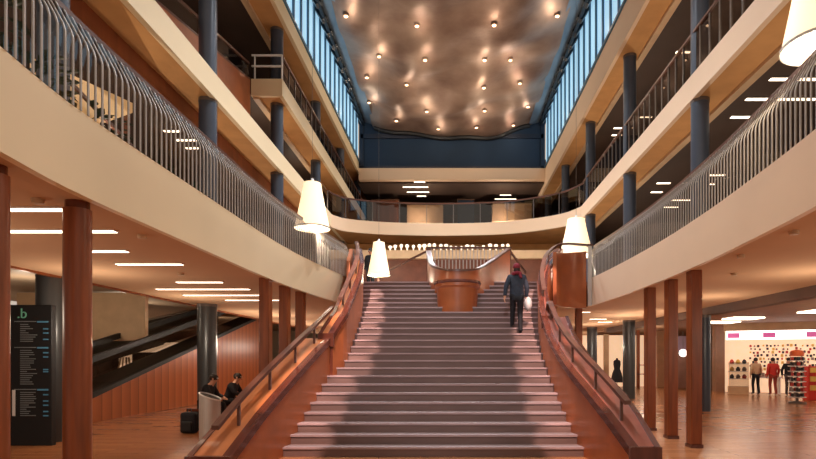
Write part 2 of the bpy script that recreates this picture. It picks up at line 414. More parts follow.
spots = [(318, 72), (528, 70), (700, 45), (125, 45), (215, 155), (340, 165), (502, 165), (572, 165), (182, 212), (290, 232), (500, 240), (598, 228), (188, 280), (620, 292), (345, 305), (502, 303), (262, 330), (376, 352), (480, 348), (580, 342)]
P0 = None
rows = {}
lst = []
for (a, c) in spots:
    px, py = 300 + a / 2.72, c / 2.72
    d = 20.
    for _ in range(12):
        x = (px - CX) * d / F; z = cz(max(-4.35, min(4.35, x)), min(30.8, d)) - .1; d = (z - EYE) * F / (CY - py)
    d = min(d, 30.6); x = (px - CX) * d / F; x = max(-4.3, min(4.3, x)); z = cz(x, d) - .09
    lst.append((d, x, z))
lst.sort()
for i, (d, x, z) in enumerate(lst):
    row = ['frontmost', 'second', 'third', 'fourth', 'fifth', 'farthest'][min(5, int((d - 20.5) / 1.9)) if d > 20.5 else 0]
    sd = 'far left' if x < -3 else 'left of centre' if x < -.5 else 'near the centre' if x < 1.8 else 'far right' if x > 3.3 else 'right of centre'
    if P0 is None:
        t = thing('ceiling_spotlight', (x, d, z), '', 'spotlight', 'ceiling reflections'); P0 = t  # glowing disc stands in for a blurred reflection in the membrane
        b = MB(); b.lathe((x, d, z), [(.12, 0), (.12, .12), (.05, .2)], 16); b.build('disc_body', M['ceil'], t, origin=(x, d, z))
        b = MB(); b.lathe((x, d, z), [(.07, -.015), (.08, .0), (.08, .01)], 16); b.build('lens', M['spot'], t, origin=(x, d, z))
    else:
        t = copy_tree(P0); t.location = (x, d, z)
    t['label'] = 'small warm spotlight built as a glowing disc on the bronze ceiling, %s, %s row' % (sd, row)
    l = bpy.data.lights.new('ceiling_glow', 'POINT'); l.energy = 17; l.color = (1, .80, .60); l.shadow_soft_size = 0  # added point lamp for the halo round each disc
    o = bpy.data.objects.new('ceiling_glow', l); C.objects.link(o); o.location = (x, d, z - .42)

# ---------------------------------------------------------------- columns
def column(name, x, y, z0, z1, r, m, label, group, collar=False):
    t = thing(name, (x, y, z0), label, 'column', group)
    b = MB(); b.lathe((x, y, z0), [(r, 0), (r, z1 - z0 - (.08 if collar else 0))], 24); b.build('shaft', m, t, smooth=True, origin=(x, y, z0))
    b = MB(); b.lathe((x, y, z1), [(r * (.86 if collar else 1.04), -.08), (r * (.86 if collar else 1.04), 0)], 24); b.build('collar', M['slat_dk'] if not collar else M['wood_dk'], t, smooth=True, origin=(x, y, z1 - .08))
    return t
ys = [7.75, 12.66, 17.66, 22.66, 27.66, 32.66]
for i, y in enumerate(ys):
    for s, nm, X in ((-1, 'left', 5.68), (1, 'right', 5.77)):
        column('round_column', s * X, y, 4.0, Z2S + (.02), .2, M['col'], 'slate grey round column on the first %s gallery, %s from the camera' % (nm, ORD[i]), 'first gallery columns')
        if i < 1: continue
        if s < 0 and i >= 2:
            column('round_column', -5.68, y, Z2, ZMS + .02, .2, M['col'], 'slate grey round column on the second left gallery under the mezzanine, %s along' % ORD[i - 2], 'upper gallery columns')
            column('round_column', -5.68, y, ZM, Z3LS + .02, .2, M['col'], 'slate grey round column standing on the left mezzanine, %s along' % ORD[i - 2], 'upper gallery columns')
        else:
            column('round_column', s * X, y, Z2, (Z3LS if s < 0 else Z3RS) + .02, .2, M['col'], 'slate grey round column on the second %s gallery, %s from the camera' % (nm, ORD[i - 1]), 'upper gallery columns')
# timber round posts (left foreground)
column('wooden_post', -3.87, 4.58, 0, Z1S, .12, M['wood'], 'round polished red timber post at the left edge of the view', 'left timber posts', True)
column('wooden_post', -3.89, 5.65, 0, Z1S, .13, M['wood'], 'thick round polished red timber post right of the black directory sign', 'left timber posts', True)
def sqpost(x, y, w, d_, label, group):
    t = thing('wooden_post', (x, y, 0), label, 'post', group)
    b = MB(); b.box(x - w / 2, x + w / 2, y - d_ / 2, y + d_ / 2, .06, Z1S); b.build('shaft', M['wood'], t, bevel=.015, origin=(x, y, .06))
    b = MB(); b.box(x - w / 2 - .012, x + w / 2 + .012, y - d_ / 2 - .012, y + d_ / 2 + .012, 0, .06); b.build('base', M['wood_dk'], t, origin=(x, y, 0))
for i, (x, y) in enumerate([(-3.75, 10.95), (-3.72, 12.1), (-3.66, 13.15)]):
    sqpost(x, y, .2, .24, 'square red timber post behind the left stair handrail, %s from the camera' % ORD[i], 'left square posts')
for i, (x, y) in enumerate([(4.45, 10.0), (4.49, 11.15), (4.51, 12.4)]):
    sqpost(x, y, .2, .24, 'square red timber post under the right gallery edge, %s from the camera' % ORD[i], 'right square posts')
sqpost(4.0, 17.2, .2, .24, 'narrow dark timber post beside the right stair top under the gallery', 'right square posts')
column('round_column', -7.9, 10.75, 0, 3.7, .27, M['gcol'], 'thick near-black round column behind the directory sign', None)
column('round_column', -7.2, 16.0, 0, Z1S, .27, M['gcol'], 'dark round column behind the steel bin', None)
column('round_column', 7.9, 17, 0, 3.0, .17, M['col'], 'grey-green round column right of the square timber posts', None)
column('round_column', 7.35, 22.6, 0, Z1S, .25, M['gcol'], 'dark grey round column left of the square timber posts', None)
column('round_column', 7.0, 27.2, 0, Z1S, .25, M['gcol'], 'dark round column seen past the right stair handrail', None)
b = MB(); b.box(13.05, 13.5, 26.9, 27.3, 0, 3.3); b.build('square_pillar', mat('taupe pillar', (150, 112, 88), .5), bevel=.02, label='taupe square pillar left of the bright shop front', cat='pillar')

# ---------------------------------------------------------------- first gallery balustrades
def slat_proto():
    b = MB()
    pr = [(0, .02), (0, .66), (.02, .73), (.13, .94), (.16, 1.0)]   # out(+ = over floor), up
    w, t = .024, .012
    n0 = 0
    for (o, u) in pr:
        for (i, j) in ((-w / 2, -t / 2), (w / 2, -t / 2), (w / 2, t / 2), (-w / 2, t / 2)): b.v.append((o + j, i, u))
    for i in range(len(pr) - 1):
        for j in range(4):
            k = (j + 1) % 4; b.f.append((i * 4 + j, i * 4 + k, i * 4 + 4 + k, i * 4 + 4 + j)); b.mi.append(0)
    b.f.append((3, 2, 1, 0)); b.mi.append(0); b.f.append((16, 17, 18, 19)); b.mi.append(0)
    return b
for nm, path, s in (('left', L1, -1), ('right', R1, 1)):
    t = thing('balustrade', (s * 3.6, 8, Z1), 'long curved balustrade of pale vertical slats with brown handrail along the %s first gallery' % nm, 'balustrade', 'first gallery balustrades')
    sl = walk(path, .115)
    proto = slat_proto().build('slat', M['slat'])
    extra = []
    sl = [q for q in sl if q[0].y > 3.2]
    first = True
    for i, (p, tg) in enumerate(sl):
        ang = math.atan2(tg.x, tg.y)      # deviation from +Y
        if i < 98:
            o = proto if first else proto.copy()
            if not first: C.objects.link(o)
            first = False
            o.parent = t
            o.location = Vector((p.x + s * -.035, p.y, Z1)) - t.location
            o.scale.x = s
            o.rotation_euler.z = -ang
        else: extra.append((p, tg))
    if extra:
        b = MB()
        for (p, tg) in extra:
            nrm = Vector((tg.y * s, -tg.x * s, 0))
            q = p - nrm * .035 + Vector((0, 0, Z1))
            b.bar(q + Vector((0, 0, .02)), q + Vector((0, 0, .66)), .012, .026, up=tg); b.bar(q + Vector((0, 0, .66)), q + nrm * .17 + Vector((0, 0, 1.0)), .012, .026, up=tg)
        b.build('slat_row', M['slat'], t, kind='stuff')
    hp = [Vector((p.x, p.y, Z1 + 1.02)) for p in path]
    o_ = s * 1.0
    # sweep 'out' is right-hand: for +Y heading right = +X
    b = MB(); b.sweep(hp, [(s * .17 - .045, -.03), (s * .17 + .045, -.03), (s * .17 + .045, .03), (s * .17 - .045, .03)]); b.build('handrail', M['rail'], t, smooth=True)
    b = MB(); b.sweep([Vector((p.x, p.y, Z1)) for p in path], [(s * .05, .03), (s * .05, .92)], closed=False); b.build('glass_panel', M['glass'], t)

def glass_rail(path, z, label, group, hr=.95, posts=1.1, gm='glass_dk', off=0.0, railmat='rail'):
    t = thing('glass_balustrade', Vector(path[0]) + Vector((0, 0, z)), label, 'balustrade', group)
    zz = lambda p, u: Vector((p[0], p[1], z + p[2] + u))
    b = MB(); b.sweep([zz(p, hr) for p in path], [(-.04, -.03), (.04, -.03), (.04, .03), (-.04, .03)]); b.build('handrail', M[railmat], t, smooth=True)
    b = MB(); b.sweep([zz(p, 0) for p in path], [(0, .05), (0, hr - .04)], closed=False); b.build('glass_panel', M[gm], t)
    first = None
    for (p, tg) in walk(path, posts)[:90]:
        if first is None:
            b = MB(); b.box(-.02, .02, -.02, .02, 0, hr); first = b.build('post', M['slat_dk'], t); o = first
        else:
            o = first.copy(); C.objects.link(o)
        o.location = zz(p, 0) - t.location; o.rotation_euler.z = -math.atan2(tg.x, tg.y)
    return t
glass_rail([Vector((5.62, 6, 0)), Vector((5.62, 23.2, 0))], Z2, 'smoked glass balustrade with brown handrail along the second right gallery', 'glass balustrades', 1.0, .45)
glass_rail([p + Vector((0, .05, 0)) for p in BR], Z2, 'curved glass balustrade with dark handrail across the far bridge', 'glass balustrades', .98, 1.3)
glass_rail([Vector((-5.37, 17.2, 0)), Vector((-5.37, 34, 0))], ZM, 'dark mesh-like glass balustrade running along the left mezzanine edge', 'glass balustrades', .78, .7)
# white end railing of mezzanine
t = thing('white_railing', (-5.8, 17.06, ZM), 'short white two-bar railing at the near end of the left mezzanine', 'railing')
for z in (.42, .76):
    b = MB(); b.bar((-6.28, 17.06, ZM + z), (-5.32, 17.06, ZM + z), .05, .05); b.build('rail', M['white'], t)
for x in (-6.18, -5.33):
    b = MB(); b.box(x - .02, x + .02, 17.04, 17.08, ZM, ZM + .78); b.build('post', M['white'], t)
# ramp parapet on second left gallery
t = thing('ramp_parapet', (-6.35, 9, Z2), 'sloping orange timber ramp parapet with dark handrail climbing to the left mezzanine', 'parapet')
b = MB(); ya, yb = 8.0, 17.0; za0, zb0 = 8.5, 10.35
b.v += [(-6.3, ya, Z2), (-6.3, yb, Z2), (-6.3, yb, zb0), (-6.3, ya, za0), (-6.42, ya, Z2), (-6.42, yb, Z2), (-6.42, yb, zb0), (-6.42, ya, za0)]
b.f += [(0, 1, 2, 3), (7, 6, 5, 4), (0, 4, 5, 1), (1, 5, 6, 2), (2, 6, 7, 3), (3, 7, 4, 0)]; b.mi += [0] * 6
b.build('timber_panel', M['orange_side'], t)
b = MB(); b.quad((-6.36, ya, za0), (-6.36, yb, zb0), (-6.36, yb, zb0 + .5), (-6.36, ya, za0 + .5)); b.build('glass_panel', M['glass_dk'], t)
b = MB(); b.bar((-6.36, ya, za0 + .52), (-6.36, yb, zb0 + .52), .07, .07); b.build('handrail', M['rail'], t)
b = MB(); b.bar((-6.36, ya, za0 + .02), (-6.36, yb, zb0 + .02), .14, .05); b.build('cap', M['rail'], t)
# wedge parapet first gallery left
t = thing('stair_parapet', (-6.45, 8.6, 4), 'cream sloping stair parapet with dark handrail behind the left gallery slats', 'parapet')
b = MB(); q = [(-6.4, 8.4, 4.9), (-6.4, 10.9, 6.55), (-6.4, 10.9, 6.75), (-6.4, 8.4, 6.25)]
b.v += q + [(x - .12, y, z) for x, y, z in q]
b.f += [(0, 1, 2, 3), (7, 6, 5, 4), (0, 4, 5, 1), (1, 5, 6, 2), (2, 6, 7, 3), (3, 7, 4, 0)]; b.mi += [0] * 6
b.build('panel', mat('glowing cream panel', (236, 196, 140), .6, emit=(236, 190, 130), estr=.35), t)  # emission imitates light falling on the panel
b = MB(); b.bar((-6.3, 8.2, 6.35), (-6.3, 11.2, 5.7), .05, .06); b.build('handrail', M['rail'], t)
b = MB(); b.bar((-6.46, 8.6, 4), (-6.46, 8.6, 5.2), .1, .1); b.build('post', M['rail'], t); b = MB(); b.bar((-6.46, 10.8, 4), (-6.46, 10.8, 6.6), .1, .1); b.build('post', M['rail'], t)
b = MB(); b.box(-6.9, -6.8, 5.2, 6.6, 4, 6.2); t = b.build('glowing_board', M['shopwall'], label='glowing cream board behind the potted plants on the left gallery', cat='board')  # glowing material stands in for a lit patch of wall

# potted plants
def plant(x, y, h, r, label):
    t = thing('potted_plant', (x, y, 4.0), label, 'plant', 'gallery plants')
    b = MB(); b.lathe((x, y, 4.0), [(.16, 0), (.22, .35), (.2, .35), (.18, .3)], 14); b.build('pot', M['pot'], t, smooth=True)
    b = MB()
    for k in range(5):
        a = k * 1.3; b.tube([(x, y, 4.3), (x + .1 * math.cos(a), y + .1 * math.sin(a), 4.3 + h * .5), (x + .2 * math.cos(a), y + .2 * math.sin(a), 4.2 + h)], [.02, .015, .008], 5)
    b.build('stem', M['pot'], t)
    b = MB()
    for k in range(170):
        a = random.uniform(0, 2 * PI); rr = r * random.random() ** .5; z = 4.25 + random.random() * h
        p = Vector((x + rr * math.cos(a), y + rr * math.sin(a), z)); dr = Vector((math.cos(a), math.sin(a), random.uniform(-.3, .8))).normalized()
        sd = dr.cross(Vector((0, 0, 1))).normalized(); L = random.uniform(.12, .22); w = L * .28
        n = len(b.v); b.v += [tuple(p), tuple(p + dr * L * .5 + sd * w), tuple(p + dr * L + Vector((0, 0, -.03))), tuple(p + dr * L * .5 - sd * w)]; b.f.append((n, n + 1, n + 2, n + 3)); b.mi.append(0)
    b.build('foliage', M['leaf'], t)
plant(-4.45, 4.9, .95, .42, 'leafy dark green plant at far left behind the gallery slats')
plant(-4.75, 6.1, .75, .4, 'leafy green plant in front of the glowing cream panel')
plant(-4.9, 7.3, .6, .45, 'dark green plant beside the near left gallery column')
plant(-5.0, 8.8, .55, .45, 'low dark green plant before the cream stair parapet')
plant(-5.0, 10.0, .5, .45, 'low dark green plant farthest along the left gallery')

# ---------------------------------------------------------------- staircase
XL = [(8.0, -2.86), (8.8, -2.81), (10.3, -2.67), (11.35, -2.56), (11.4, -2.46), (11.9, -2.32), (12.5, -2.33), (14.3, -2.38), (15.2, -2.48), (16.7, -2.8)]
XR = [(8.0, 2.32), (8.8, 2.2), (9.7, 2.1), (10.4, 2.06), (11.3, 2.03), (12.5, 2.04), (13.6, 2.15), (14.4, 2.32), (15.5, 2.66), (16.7, 3.2)]
st = thing('staircase', (0, 8.68, 0), 'broad central timber staircase rising from the hall floor to the first gallery', 'staircase')
for k in range(1, 26):
    y0 = 8.68 + .32 * k - .32 + .32; y1 = y0 + .34; z = .16 * k
    xl0, xr0 = interp(XL, y0 + .01) - .06, interp(XR, y0) + .06
    b = MB(); xl, xr = xl0, xr0
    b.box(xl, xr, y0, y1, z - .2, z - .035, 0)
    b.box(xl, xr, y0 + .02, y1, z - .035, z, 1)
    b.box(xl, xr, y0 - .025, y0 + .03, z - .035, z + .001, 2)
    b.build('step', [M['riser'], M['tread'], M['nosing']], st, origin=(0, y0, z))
def parapet(inner, ztop, y0, y1, sgn, wide, name='parapet', cap=99):
    """inner: table y->x ; sgn -1 left, +1 right ; ledge outward"""
    ysamp = []; y = y0
    while y < y1: ysamp.append(y); y += .2
    ysamp.append(y1)
    rows = []
    for y in ysamp:
        x = interp(inner, y); z = interp(ztop, y); rows.append((x, y, z, min(wide, cap - abs(x))))
    zb = lambda y: max(0, .5 * (y - 8.68) - .55) if y > 9.5 else 0
    b = MB()
    pr = []
    for (x, y, z, width) in rows:
        n = len(b.v)
        xo = x + sgn * width
        b.v += [(x, y, zb(y)), (x, y, z - .06), (xo, y, z - .06), (xo, y, zb(y))]
    for i in range(len(rows) - 1):
        for j in range(4): k = (j + 1) % 4; b.f.append((4 * i + j, 4 * i + k, 4 * i + 4 + k, 4 * i + 4 + j)); b.mi.append(0)
    b.f.append((0, 1, 2, 3)); b.mi.append(1); n = 4 * (len(rows) - 1); b.f.append((n + 3, n + 2, n + 1, n)); b.mi.append(0)
    p = b.build(name, [M['orange_side'], M['wood_dk']], st, smooth=False)
    # ledge
    b = MB()
    for (x, y, z, width) in rows:
        x2 = x + sgn * .09; xo = x + sgn * (width - .03)
        b.v += [(x2, y, z - .06), (x2, y, z - .005), (xo, y, z - .005), (xo, y, z - .06)]
    for i in range(len(rows) - 1):
        for j in range(4): k = (j + 1) % 4; b.f.append((4 * i + j, 4 * i + k, 4 * i + 4 + k, 4 * i + 4 + j)); b.mi.append(0)
    b.f.append((0, 1, 2, 3)); b.mi.append(0)
    b.build('ledge', M['orange'] if sgn < 0 else mat('ledge timber right', (150, 84, 66), .35, var=.15, scale=3, coat=.2), p)
    b = MB()
    for (off) in (0, 1):
        base = len(b.v)
        for (x, y, z, width) in rows:
            xa, xb = (x - sgn * .03, x + sgn * .1) if off == 0 else (x + sgn * (width - .05), x + sgn * (width + .02))
            b.v += [(xa, y, z - (.11 if off == 0 else .09)), (xa, y, z + .02), (xb, y, z + .02), (xb, y, z - .09)]
        for i in range(len(rows) - 1):
            for j in range(4): k = (j + 1) % 4; b.f.append((base + 4 * i + j, base + 4 * i + k, base + 4 * i + 4 + k, base + 4 * i + 4 + j)); b.mi.append(0)
        b.f.append(tuple(base + j for j in range(4))); b.mi.append(0); n = base + 4 * (len(rows) - 1); b.f.append((n + 3, n + 2, n + 1, n)); b.mi.append(0)
    x, y, z, width = rows[0]; xa, xb = sorted((x - sgn * .03, x + sgn * (width + .02))); b.box(xa, xb, y - .06, y + .02, z - .26, z + .02)
    b.build('cap_trim', M['wood_dk'], p)
    return p
ZLA = [(7.15, .32), (8.16, .775), (9.6, 1.36), (11.4, 2.06)]
ZLB = [(11.4, 2.14), (11.75, 2.5), (12.3, 2.84), (13.6, 3.5), (15, 4.25), (16.7, 5.0)]
XLA = [(7.15, -2.92), (8.16, -2.86), (8.8, -2.81), (10.3, -2.67), (11.4, -2.56)]
XLB = [(11.4, -2.5), (11.9, -2.32), (12.5, -2.33), (14.3, -2.38), (15.2, -2.48), (16.7, -2.8)]
ZR = [(7.15, .38), (8.05, .8), (9.15, 1.22), (10.5, 1.72), (11.6, 2.2), (12.5, 2.75), (13.5, 3.4), (15, 4.2), (16.7, 5.0)]
XRR = [(7.15, 2.4), (8.05, 2.28), (8.8, 2.2), (9.7, 2.1), (10.4, 2.06), (11.3, 2.03), (12.5, 2.04), (13.6, 2.15), (14.4, 2.32), (15.5, 2.66), (16.7, 3.2)]
parapet(XLA, ZLA, 7.15, 11.4, -1, .55)
parapet(XLB, ZLB, 11.4, 16.7, -1, .28)
parapet(XRR, ZR, 7.25, 12.2, 1, .55, cap=2.76)
parapet(XRR, ZR, 12.2, 16.7, 1, .2)
def hrail(pts, name='stair_handrail', hh=.34, postys=()):
    pl = catmull(pts, .2)
    b = MB(); b.sweep(pl, [(-.05, -.03), (.05, -.03), (.05, .03), (-.05, .03)]); h = b.build(name, M['rail'], st, smooth=True)
    return h
def posts_on(h, lst, hh):
    for (x, y, z) in lst:
        b = MB(); b.box(x - .02, x + .02, y - .02, y + .02, z, z + hh); b.build('post', M['rail'], h, origin=(x, y, z))
LP = []
for y in (7.9, 9.0, 10.1, 11.1, ): LP.append((interp(XLA, y) - .22, y, interp(ZLA, y) - .01))
h = hrail([(interp(XLA, y) - .22, y, interp(ZLA, y) + .36) for y in (7.2, 8, 9, 10, 11.3)] + [(-2.62, 11.9, 2.75)]); posts_on(h, LP, .36)
h = hrail([(interp(XLB, y) - .14, y, interp(ZLB, y) + .30) for y in (12.0, 13, 14, 15, 16.2)] + [(-2.95, 16.7, 5.2)]); posts_on(h, [(interp(XLB, y) - .14, y, interp(ZLB, y)) for y in (12.3, 13.3, 14.3, 15.3, 16.3)], .3)
h = hrail([(interp(XRR, y) + .16, y, interp(ZR, y) + .36) for y in (7.7, 8.5, 9.5, 10.5, 11.5)] + [(2.2, 12.2, 2.9), (2.2, 12.45, 2.85), (2.2, 12.5, 2.7)]); posts_on(h, [(interp(XRR, y) + .16, y, interp(ZR, y) - .01) for y in (7.9, 8.9, 10.1, 11.1, 12.1)], .36)
h = hrail([(interp(XRR, y) + .1, y, interp(ZR, y) + .28) for y in (12.9, 13.6, 14.4, 15.2)] + [(3.15, 15.75, 4.95), (4.0, 16.2, 5.02)]); posts_on(h, [(interp(XRR, y) + .1, y, interp(ZR, y)) for y in (13.1, 13.9, 14.7, 15.4)], .28)
# flared guard panels at stair top
def guard(pts, z0, z1a, z1b, label):
    pl = catmull([(x, y, 0) for x, y in pts], .15); n = len(pl) - 1
    b = MB()
    for i, p in enumerate(pl):
        zt = z1a + (z1b - z1a) * i / n
        a = pl[max(0, i - 1)]; c = pl[min(n, i + 1)]; tt = (c - a).normalized(); r = Vector((tt.y, -tt.x, 0)) * .05
        b.v += [(p.x - r.x, p.y - r.y, z0), (p.x - r.x, p.y - r.y, zt), (p.x + r.x, p.y + r.y, zt), (p.x + r.x, p.y + r.y, z0)]
    for i in range(n):
        for j in range(4): k = (j + 1) % 4; b.f.append((4 * i + j, 4 * i + k, 4 * i + 4 + k, 4 * i + 4 + j)); b.mi.append(0)
    b.f.append((0, 1, 2, 3)); b.mi.append(0); m = 4 * n; b.f.append((m + 3, m + 2, m + 1, m)); b.mi.append(0)
    g = b.build('guard_panel', M['orange_side'], None, smooth=True, label=label, cat='guard')
    return g
g = guard([(2.85, 15.1), (3.1, 15.75), (3.5, 16.15), (4.0, 16.3)], 3.15, 4.6, 4.85, 'curved orange timber guard panel at the right of the stair top')
g2 = guard([(-2.82, 14.8), (-2.88, 15.4), (-2.95, 15.9)], 3.15, 4.3, 4.85, 'narrow orange timber guard panel at the left of the stair top')
t = thing('grey_newel', (4.05, 16.0, 3.2), 'slim grey steel newel post where the right gallery meets the stair guard', 'post')
b = MB(); b.box(4.0, 4.1, 15.95, 16.05, 3.2, 4.95); b.build('shaft', M['steel'], t); b = MB(); b.box(3.97, 4.13, 15.92, 16.08, 4.95, 5.0); b.build('cap', M['rail'], t)

# central hub: drum + U parapet + back railing
t = thing('stair_hub', (.15, 15.2, 1.2), 'orange timber drum and curved parapet dividing the head of the staircase', 'parapet')
b = MB(); b.lathe((.15, 15.1, 2.6), [(.53, 0), (.54, .3), (.57, .95), (.62, 1.0), (.62, 1.08), (.5, 1.09)], 32); b.build('drum', M['orange_side'], t, smooth=True)
b = MB(); b.lathe((.15, 15.1, 3.68), [(.64, 0), (.66, .03), (.64, .08), (.5, .08)], 32); b.build('drum_rim', M['wood_dk'], t, smooth=True)
UP = catmull([(-.78, 18.3, 3.66), (-.72, 17.4, 3.3), (-.6, 16.4, 2.85), (-.25, 15.75, 2.6), (.2, 15.6, 2.55), (.7, 15.8, 2.62), (1.15, 16.5, 2.95), (1.55, 17.4, 3.35), (1.92, 18.3, 3.72)], .15)
b = MB()
for i, p in enumerate(UP):
    a = UP[max(0, i - 1)]; c = UP[min(len(UP) - 1, i + 1)]; tt = (c - a); tt.z = 0; tt.normalize(); r = Vector((tt.y, -tt.x, 0)) * .05
    z = p.z + 1.6; zb = max(2.8, min(4.0, .5 * (p.y - 8.68) - .4))
    b.v += [(p.x - r.x, p.y - r.y, zb), (p.x - r.x, p.y - r.y, z), (p.x + r.x, p.y + r.y, z), (p.x + r.x, p.y + r.y, zb)]
for i in range(len(UP) - 1):
    for j in range(4): k = (j + 1) % 4; b.f.append((4 * i + j, 4 * i + k, 4 * i + 4 + k, 4 * i + 4 + j)); b.mi.append(0)
b.f.append((0, 1, 2, 3)); b.mi.append(0); m = 4 * (len(UP) - 1); b.f.append((m + 3, m + 2, m + 1, m)); b.mi.append(0)
b.build('curved_parapet', M['orange_side'], t, smooth=True)
b = MB(); b.sweep([p + Vector((0, 0, 1.62)) for p in UP], [(-.08, -.03), (.08, -.03), (.08, .03), (-.08, .03)]); b.build('parapet_cap', M['rail'], t, smooth=True)
for x in (-.78, 1.92):
    b = MB(); b.box(x - .07, x + .07, 18.25, 18.4, 4, 5.4); b.build('end_post', M['rail'], t)
t = thing('stair_well_railing', (.5, 18.5, 4), 'slatted steel railing behind the orange stair hub', 'railing')
b = MB(); b.bar((-.75, 18.5, 5.42), (1.9, 18.5, 5.42), .07, .06); b.build('handrail', M['rail'], t)
first = None
for k in range(22):
    x = -.7 + k * .12
    if first is None: b = MB(); b.box(-.018, .018, -.01, .01, 0, 1.4); first = b.build('slat', M['slat'], t); o = first
    else: o = first.copy(); C.objects.link(o)
    o.location = Vector((x, 18.5, 4)) - t.location
# side rails behind hub (dark diagonals running back to the sides)
for (a, c, lb) in (((-.8, 18.4, 5.3), (-2.6, 19.2, 4.6), 'dark sloping rail left of the stair hub'), ((1.95, 18.4, 5.3), (2.6, 19.2, 4.7), 'dark sloping rail right of the stair hub')):
    t = thing('sloping_rail', (a[0], a[1], 4), lb, 'railing')
    b = MB(); b.bar(a, c, .06, .06); b.build('rail', M['rail'], t); b = MB(); b.box(c[0] - .03, c[0] + .03, c[1] - .03, c[1] + .03, 4, c[2]); b.build('post', M['rail'], t)

# back wall of first gallery + bulkhead with white sculptures
b = MB(); b.box(-5.5, 5.6, 28.2, 28.4, 4, Z2S); b.build('wall_gallery_back', M['soffit_hi'], kind='structure')
b = MB(); b.box(-12, -5.5, 36, 36.2, 4, Z2S); b.build('wall_gallery_back_left', M['darkwall'], kind='structure')
b = MB(); b.box(5.6, 12, 36, 36.2, 4, Z2S); b.build('wall_gallery_back_right', M['darkwall'], kind='structure')
b = MB(); b.box(-5.4, 5.5, 24.0, 24.5, 6.08, 6.45); b.build('trim_24', M['beige'], kind='structure')
b = MB(); b.box(-5.4, 5.5, 24.3, 24.5, 4, 6.1); b.build('wall_bulkhead', mat('red brown back wall', (112, 62, 44), .5, var=.2), kind='structure')
shape_p = []
x = -2.75; k = 0
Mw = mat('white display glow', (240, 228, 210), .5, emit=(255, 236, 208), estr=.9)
while x < 2.7:
    b = MB(); r = random.uniform(.07, .1); hgt = random.uniform(.2, .34)
    b.lathe((x, 24.2, 6.45), [(r * .7, 0), (r * .35, hgt * .25), (r * .45, hgt * .45), (r, hgt * .65), (r * .9, hgt * .9), (r * .3, hgt)], 10)
    b.build('white_ornament', Mw, smooth=True, origin=(x, 24.2, 6.45), label='small white rounded ornament in the bright row on the ledge under the bridge', cat='ornament', group='white ornaments on the ledge')
    x += random.uniform(.2, .3); k += 1

# ---------------------------------------------------------------- pendant lamps
def lamp(x, y, zb, label, h=1.2, r=.46):
    t = thing('pendant_lamp', (x, y, zb), label, 'lamp', 'flared pendant lamps')
    b = MB(); pr = []
    for i in range(13):
        u = i / 12; rr = r * .5 + (r * .5) * (1 - u) ** 1.15; pr.append((rr, u * h))
    b.lathe((x, y, zb), pr, 32, cap=False); b.build('lamp_shade', M['lamp'], t, smooth=True, origin=(x, y, zb))
    b = MB(); b.lathe((x, y, zb + .03), [(.01, .02), (r - .03, .02), (r - .03, 0), (.01, 0)], 32); b.build('diffuser', M['lampin'], t, origin=(x, y, zb))
    b = MB(); b.lathe((x, y, zb), [(r, -.015), (r + .012, -.015), (r + .012, .02), (r, .02)], 32, cap=False); b.build('rim', M['steel'], t, origin=(x, y, zb))
    b = MB(); b.lathe((x, y, zb + h), [(r * .5, 0), (.05, .05), (.03, .12)], 20); b.build('top_cap', M['white'], t, smooth=True, origin=(x, y, zb + h))
    b = MB(); b.tube([(x, y, zb + h + .1), (x, y, 14.6)], .004, 6); b.build('cord', M['slat_dk'], t)
    l = bpy.data.lights.new('lamp_glow', 'POINT'); l.energy = 60; l.color = (1, .82, .6); l.shadow_soft_size = 0
    o = bpy.data.objects.new('lamp_glow', l); C.objects.link(o); o.location = (x, y, zb - .15)
lamp(-3.48, 13.55, 4.88, 'white flared pendant lamp glowing beyond the left gallery handrail', 1.12, .43)
lamp(-2.5, 18.6, 4.5, 'smaller looking white pendant lamp above the left of the stair top', 1.12, .38)
lamp(3.88, 17.0, 4.85, 'white flared pendant lamp right of the stair top', 1.15, .52)
lamp(4.35, 6.4, 5.3, 'large white flared pendant lamp cropped by the top right corner', 1.2, .42)

# ---------------------------------------------------------------- linear lights
SP = None; cnt = {}
def strip(px0, px1, py, z, where, maxlen=None):
    global SP
    d = (z - EYE) * F / (CY - py); x0 = (px0 - CX) * d / F; x1 = (px1 - CX) * d / F
    cnt[where] = cnt.get(where, 0) + 1
    if SP is None:
        t = thing('strip_light', (0, 0, 0), '', 'light', ''); SP = t
        b = MB(); b.box(-.5, .5, -.05, .05, -.015, .01); b.build('diffuser', M['strip'], t)
        b = MB(); b.box(-.51, .51, -.06, .06, -.008, .012); b.build('frame', M['white'], t)
    else: t = copy_tree(SP)
    t.location = ((x0 + x1) / 2, d, z); t.scale = (x1 - x0, 1, 1)
    t['label'] = 'linear light %s, %s from the camera' % (where, ORD[cnt[where] - 1])
    t['group'] = 'linear lights ' + where
for q in [(7, 66, 209), (7, 115, 231), (85, 127, 251), (117, 182, 264), (177, 222, 282), (157, 249, 289), (184, 262, 295), (226, 280, 300)]: strip(*q, Z1S - .01, 'under the left gallery')
for q in [(770, 790, 79), (797, 830, 79), (746, 769, 99), (775, 816, 99), (731, 751, 117), (708, 725, 175), (702, 715, 184), (657, 670, 183), (651, 662, 192), (672, 690, 200), (664, 678, 207)]: strip(*q, Z2S + .1, 'on the dark ceiling of the first right gallery')
for q in [(164, 180, 131), (176, 196, 140), (186, 200, 148), (255, 262, 167), (262, 272, 176), (284, 292, 195), (258, 268, 183)]: strip(*q, Z2S + .1, 'on the dark ceiling of the first left gallery')
for q in [(766, 792, 12), (676, 690, 52), (640, 652, 117), (612, 622, 135), (650, 661, 126), (614, 624, 128)]: strip(*q, Z3RS + .1, 'on the dark ceiling of the second right gallery')
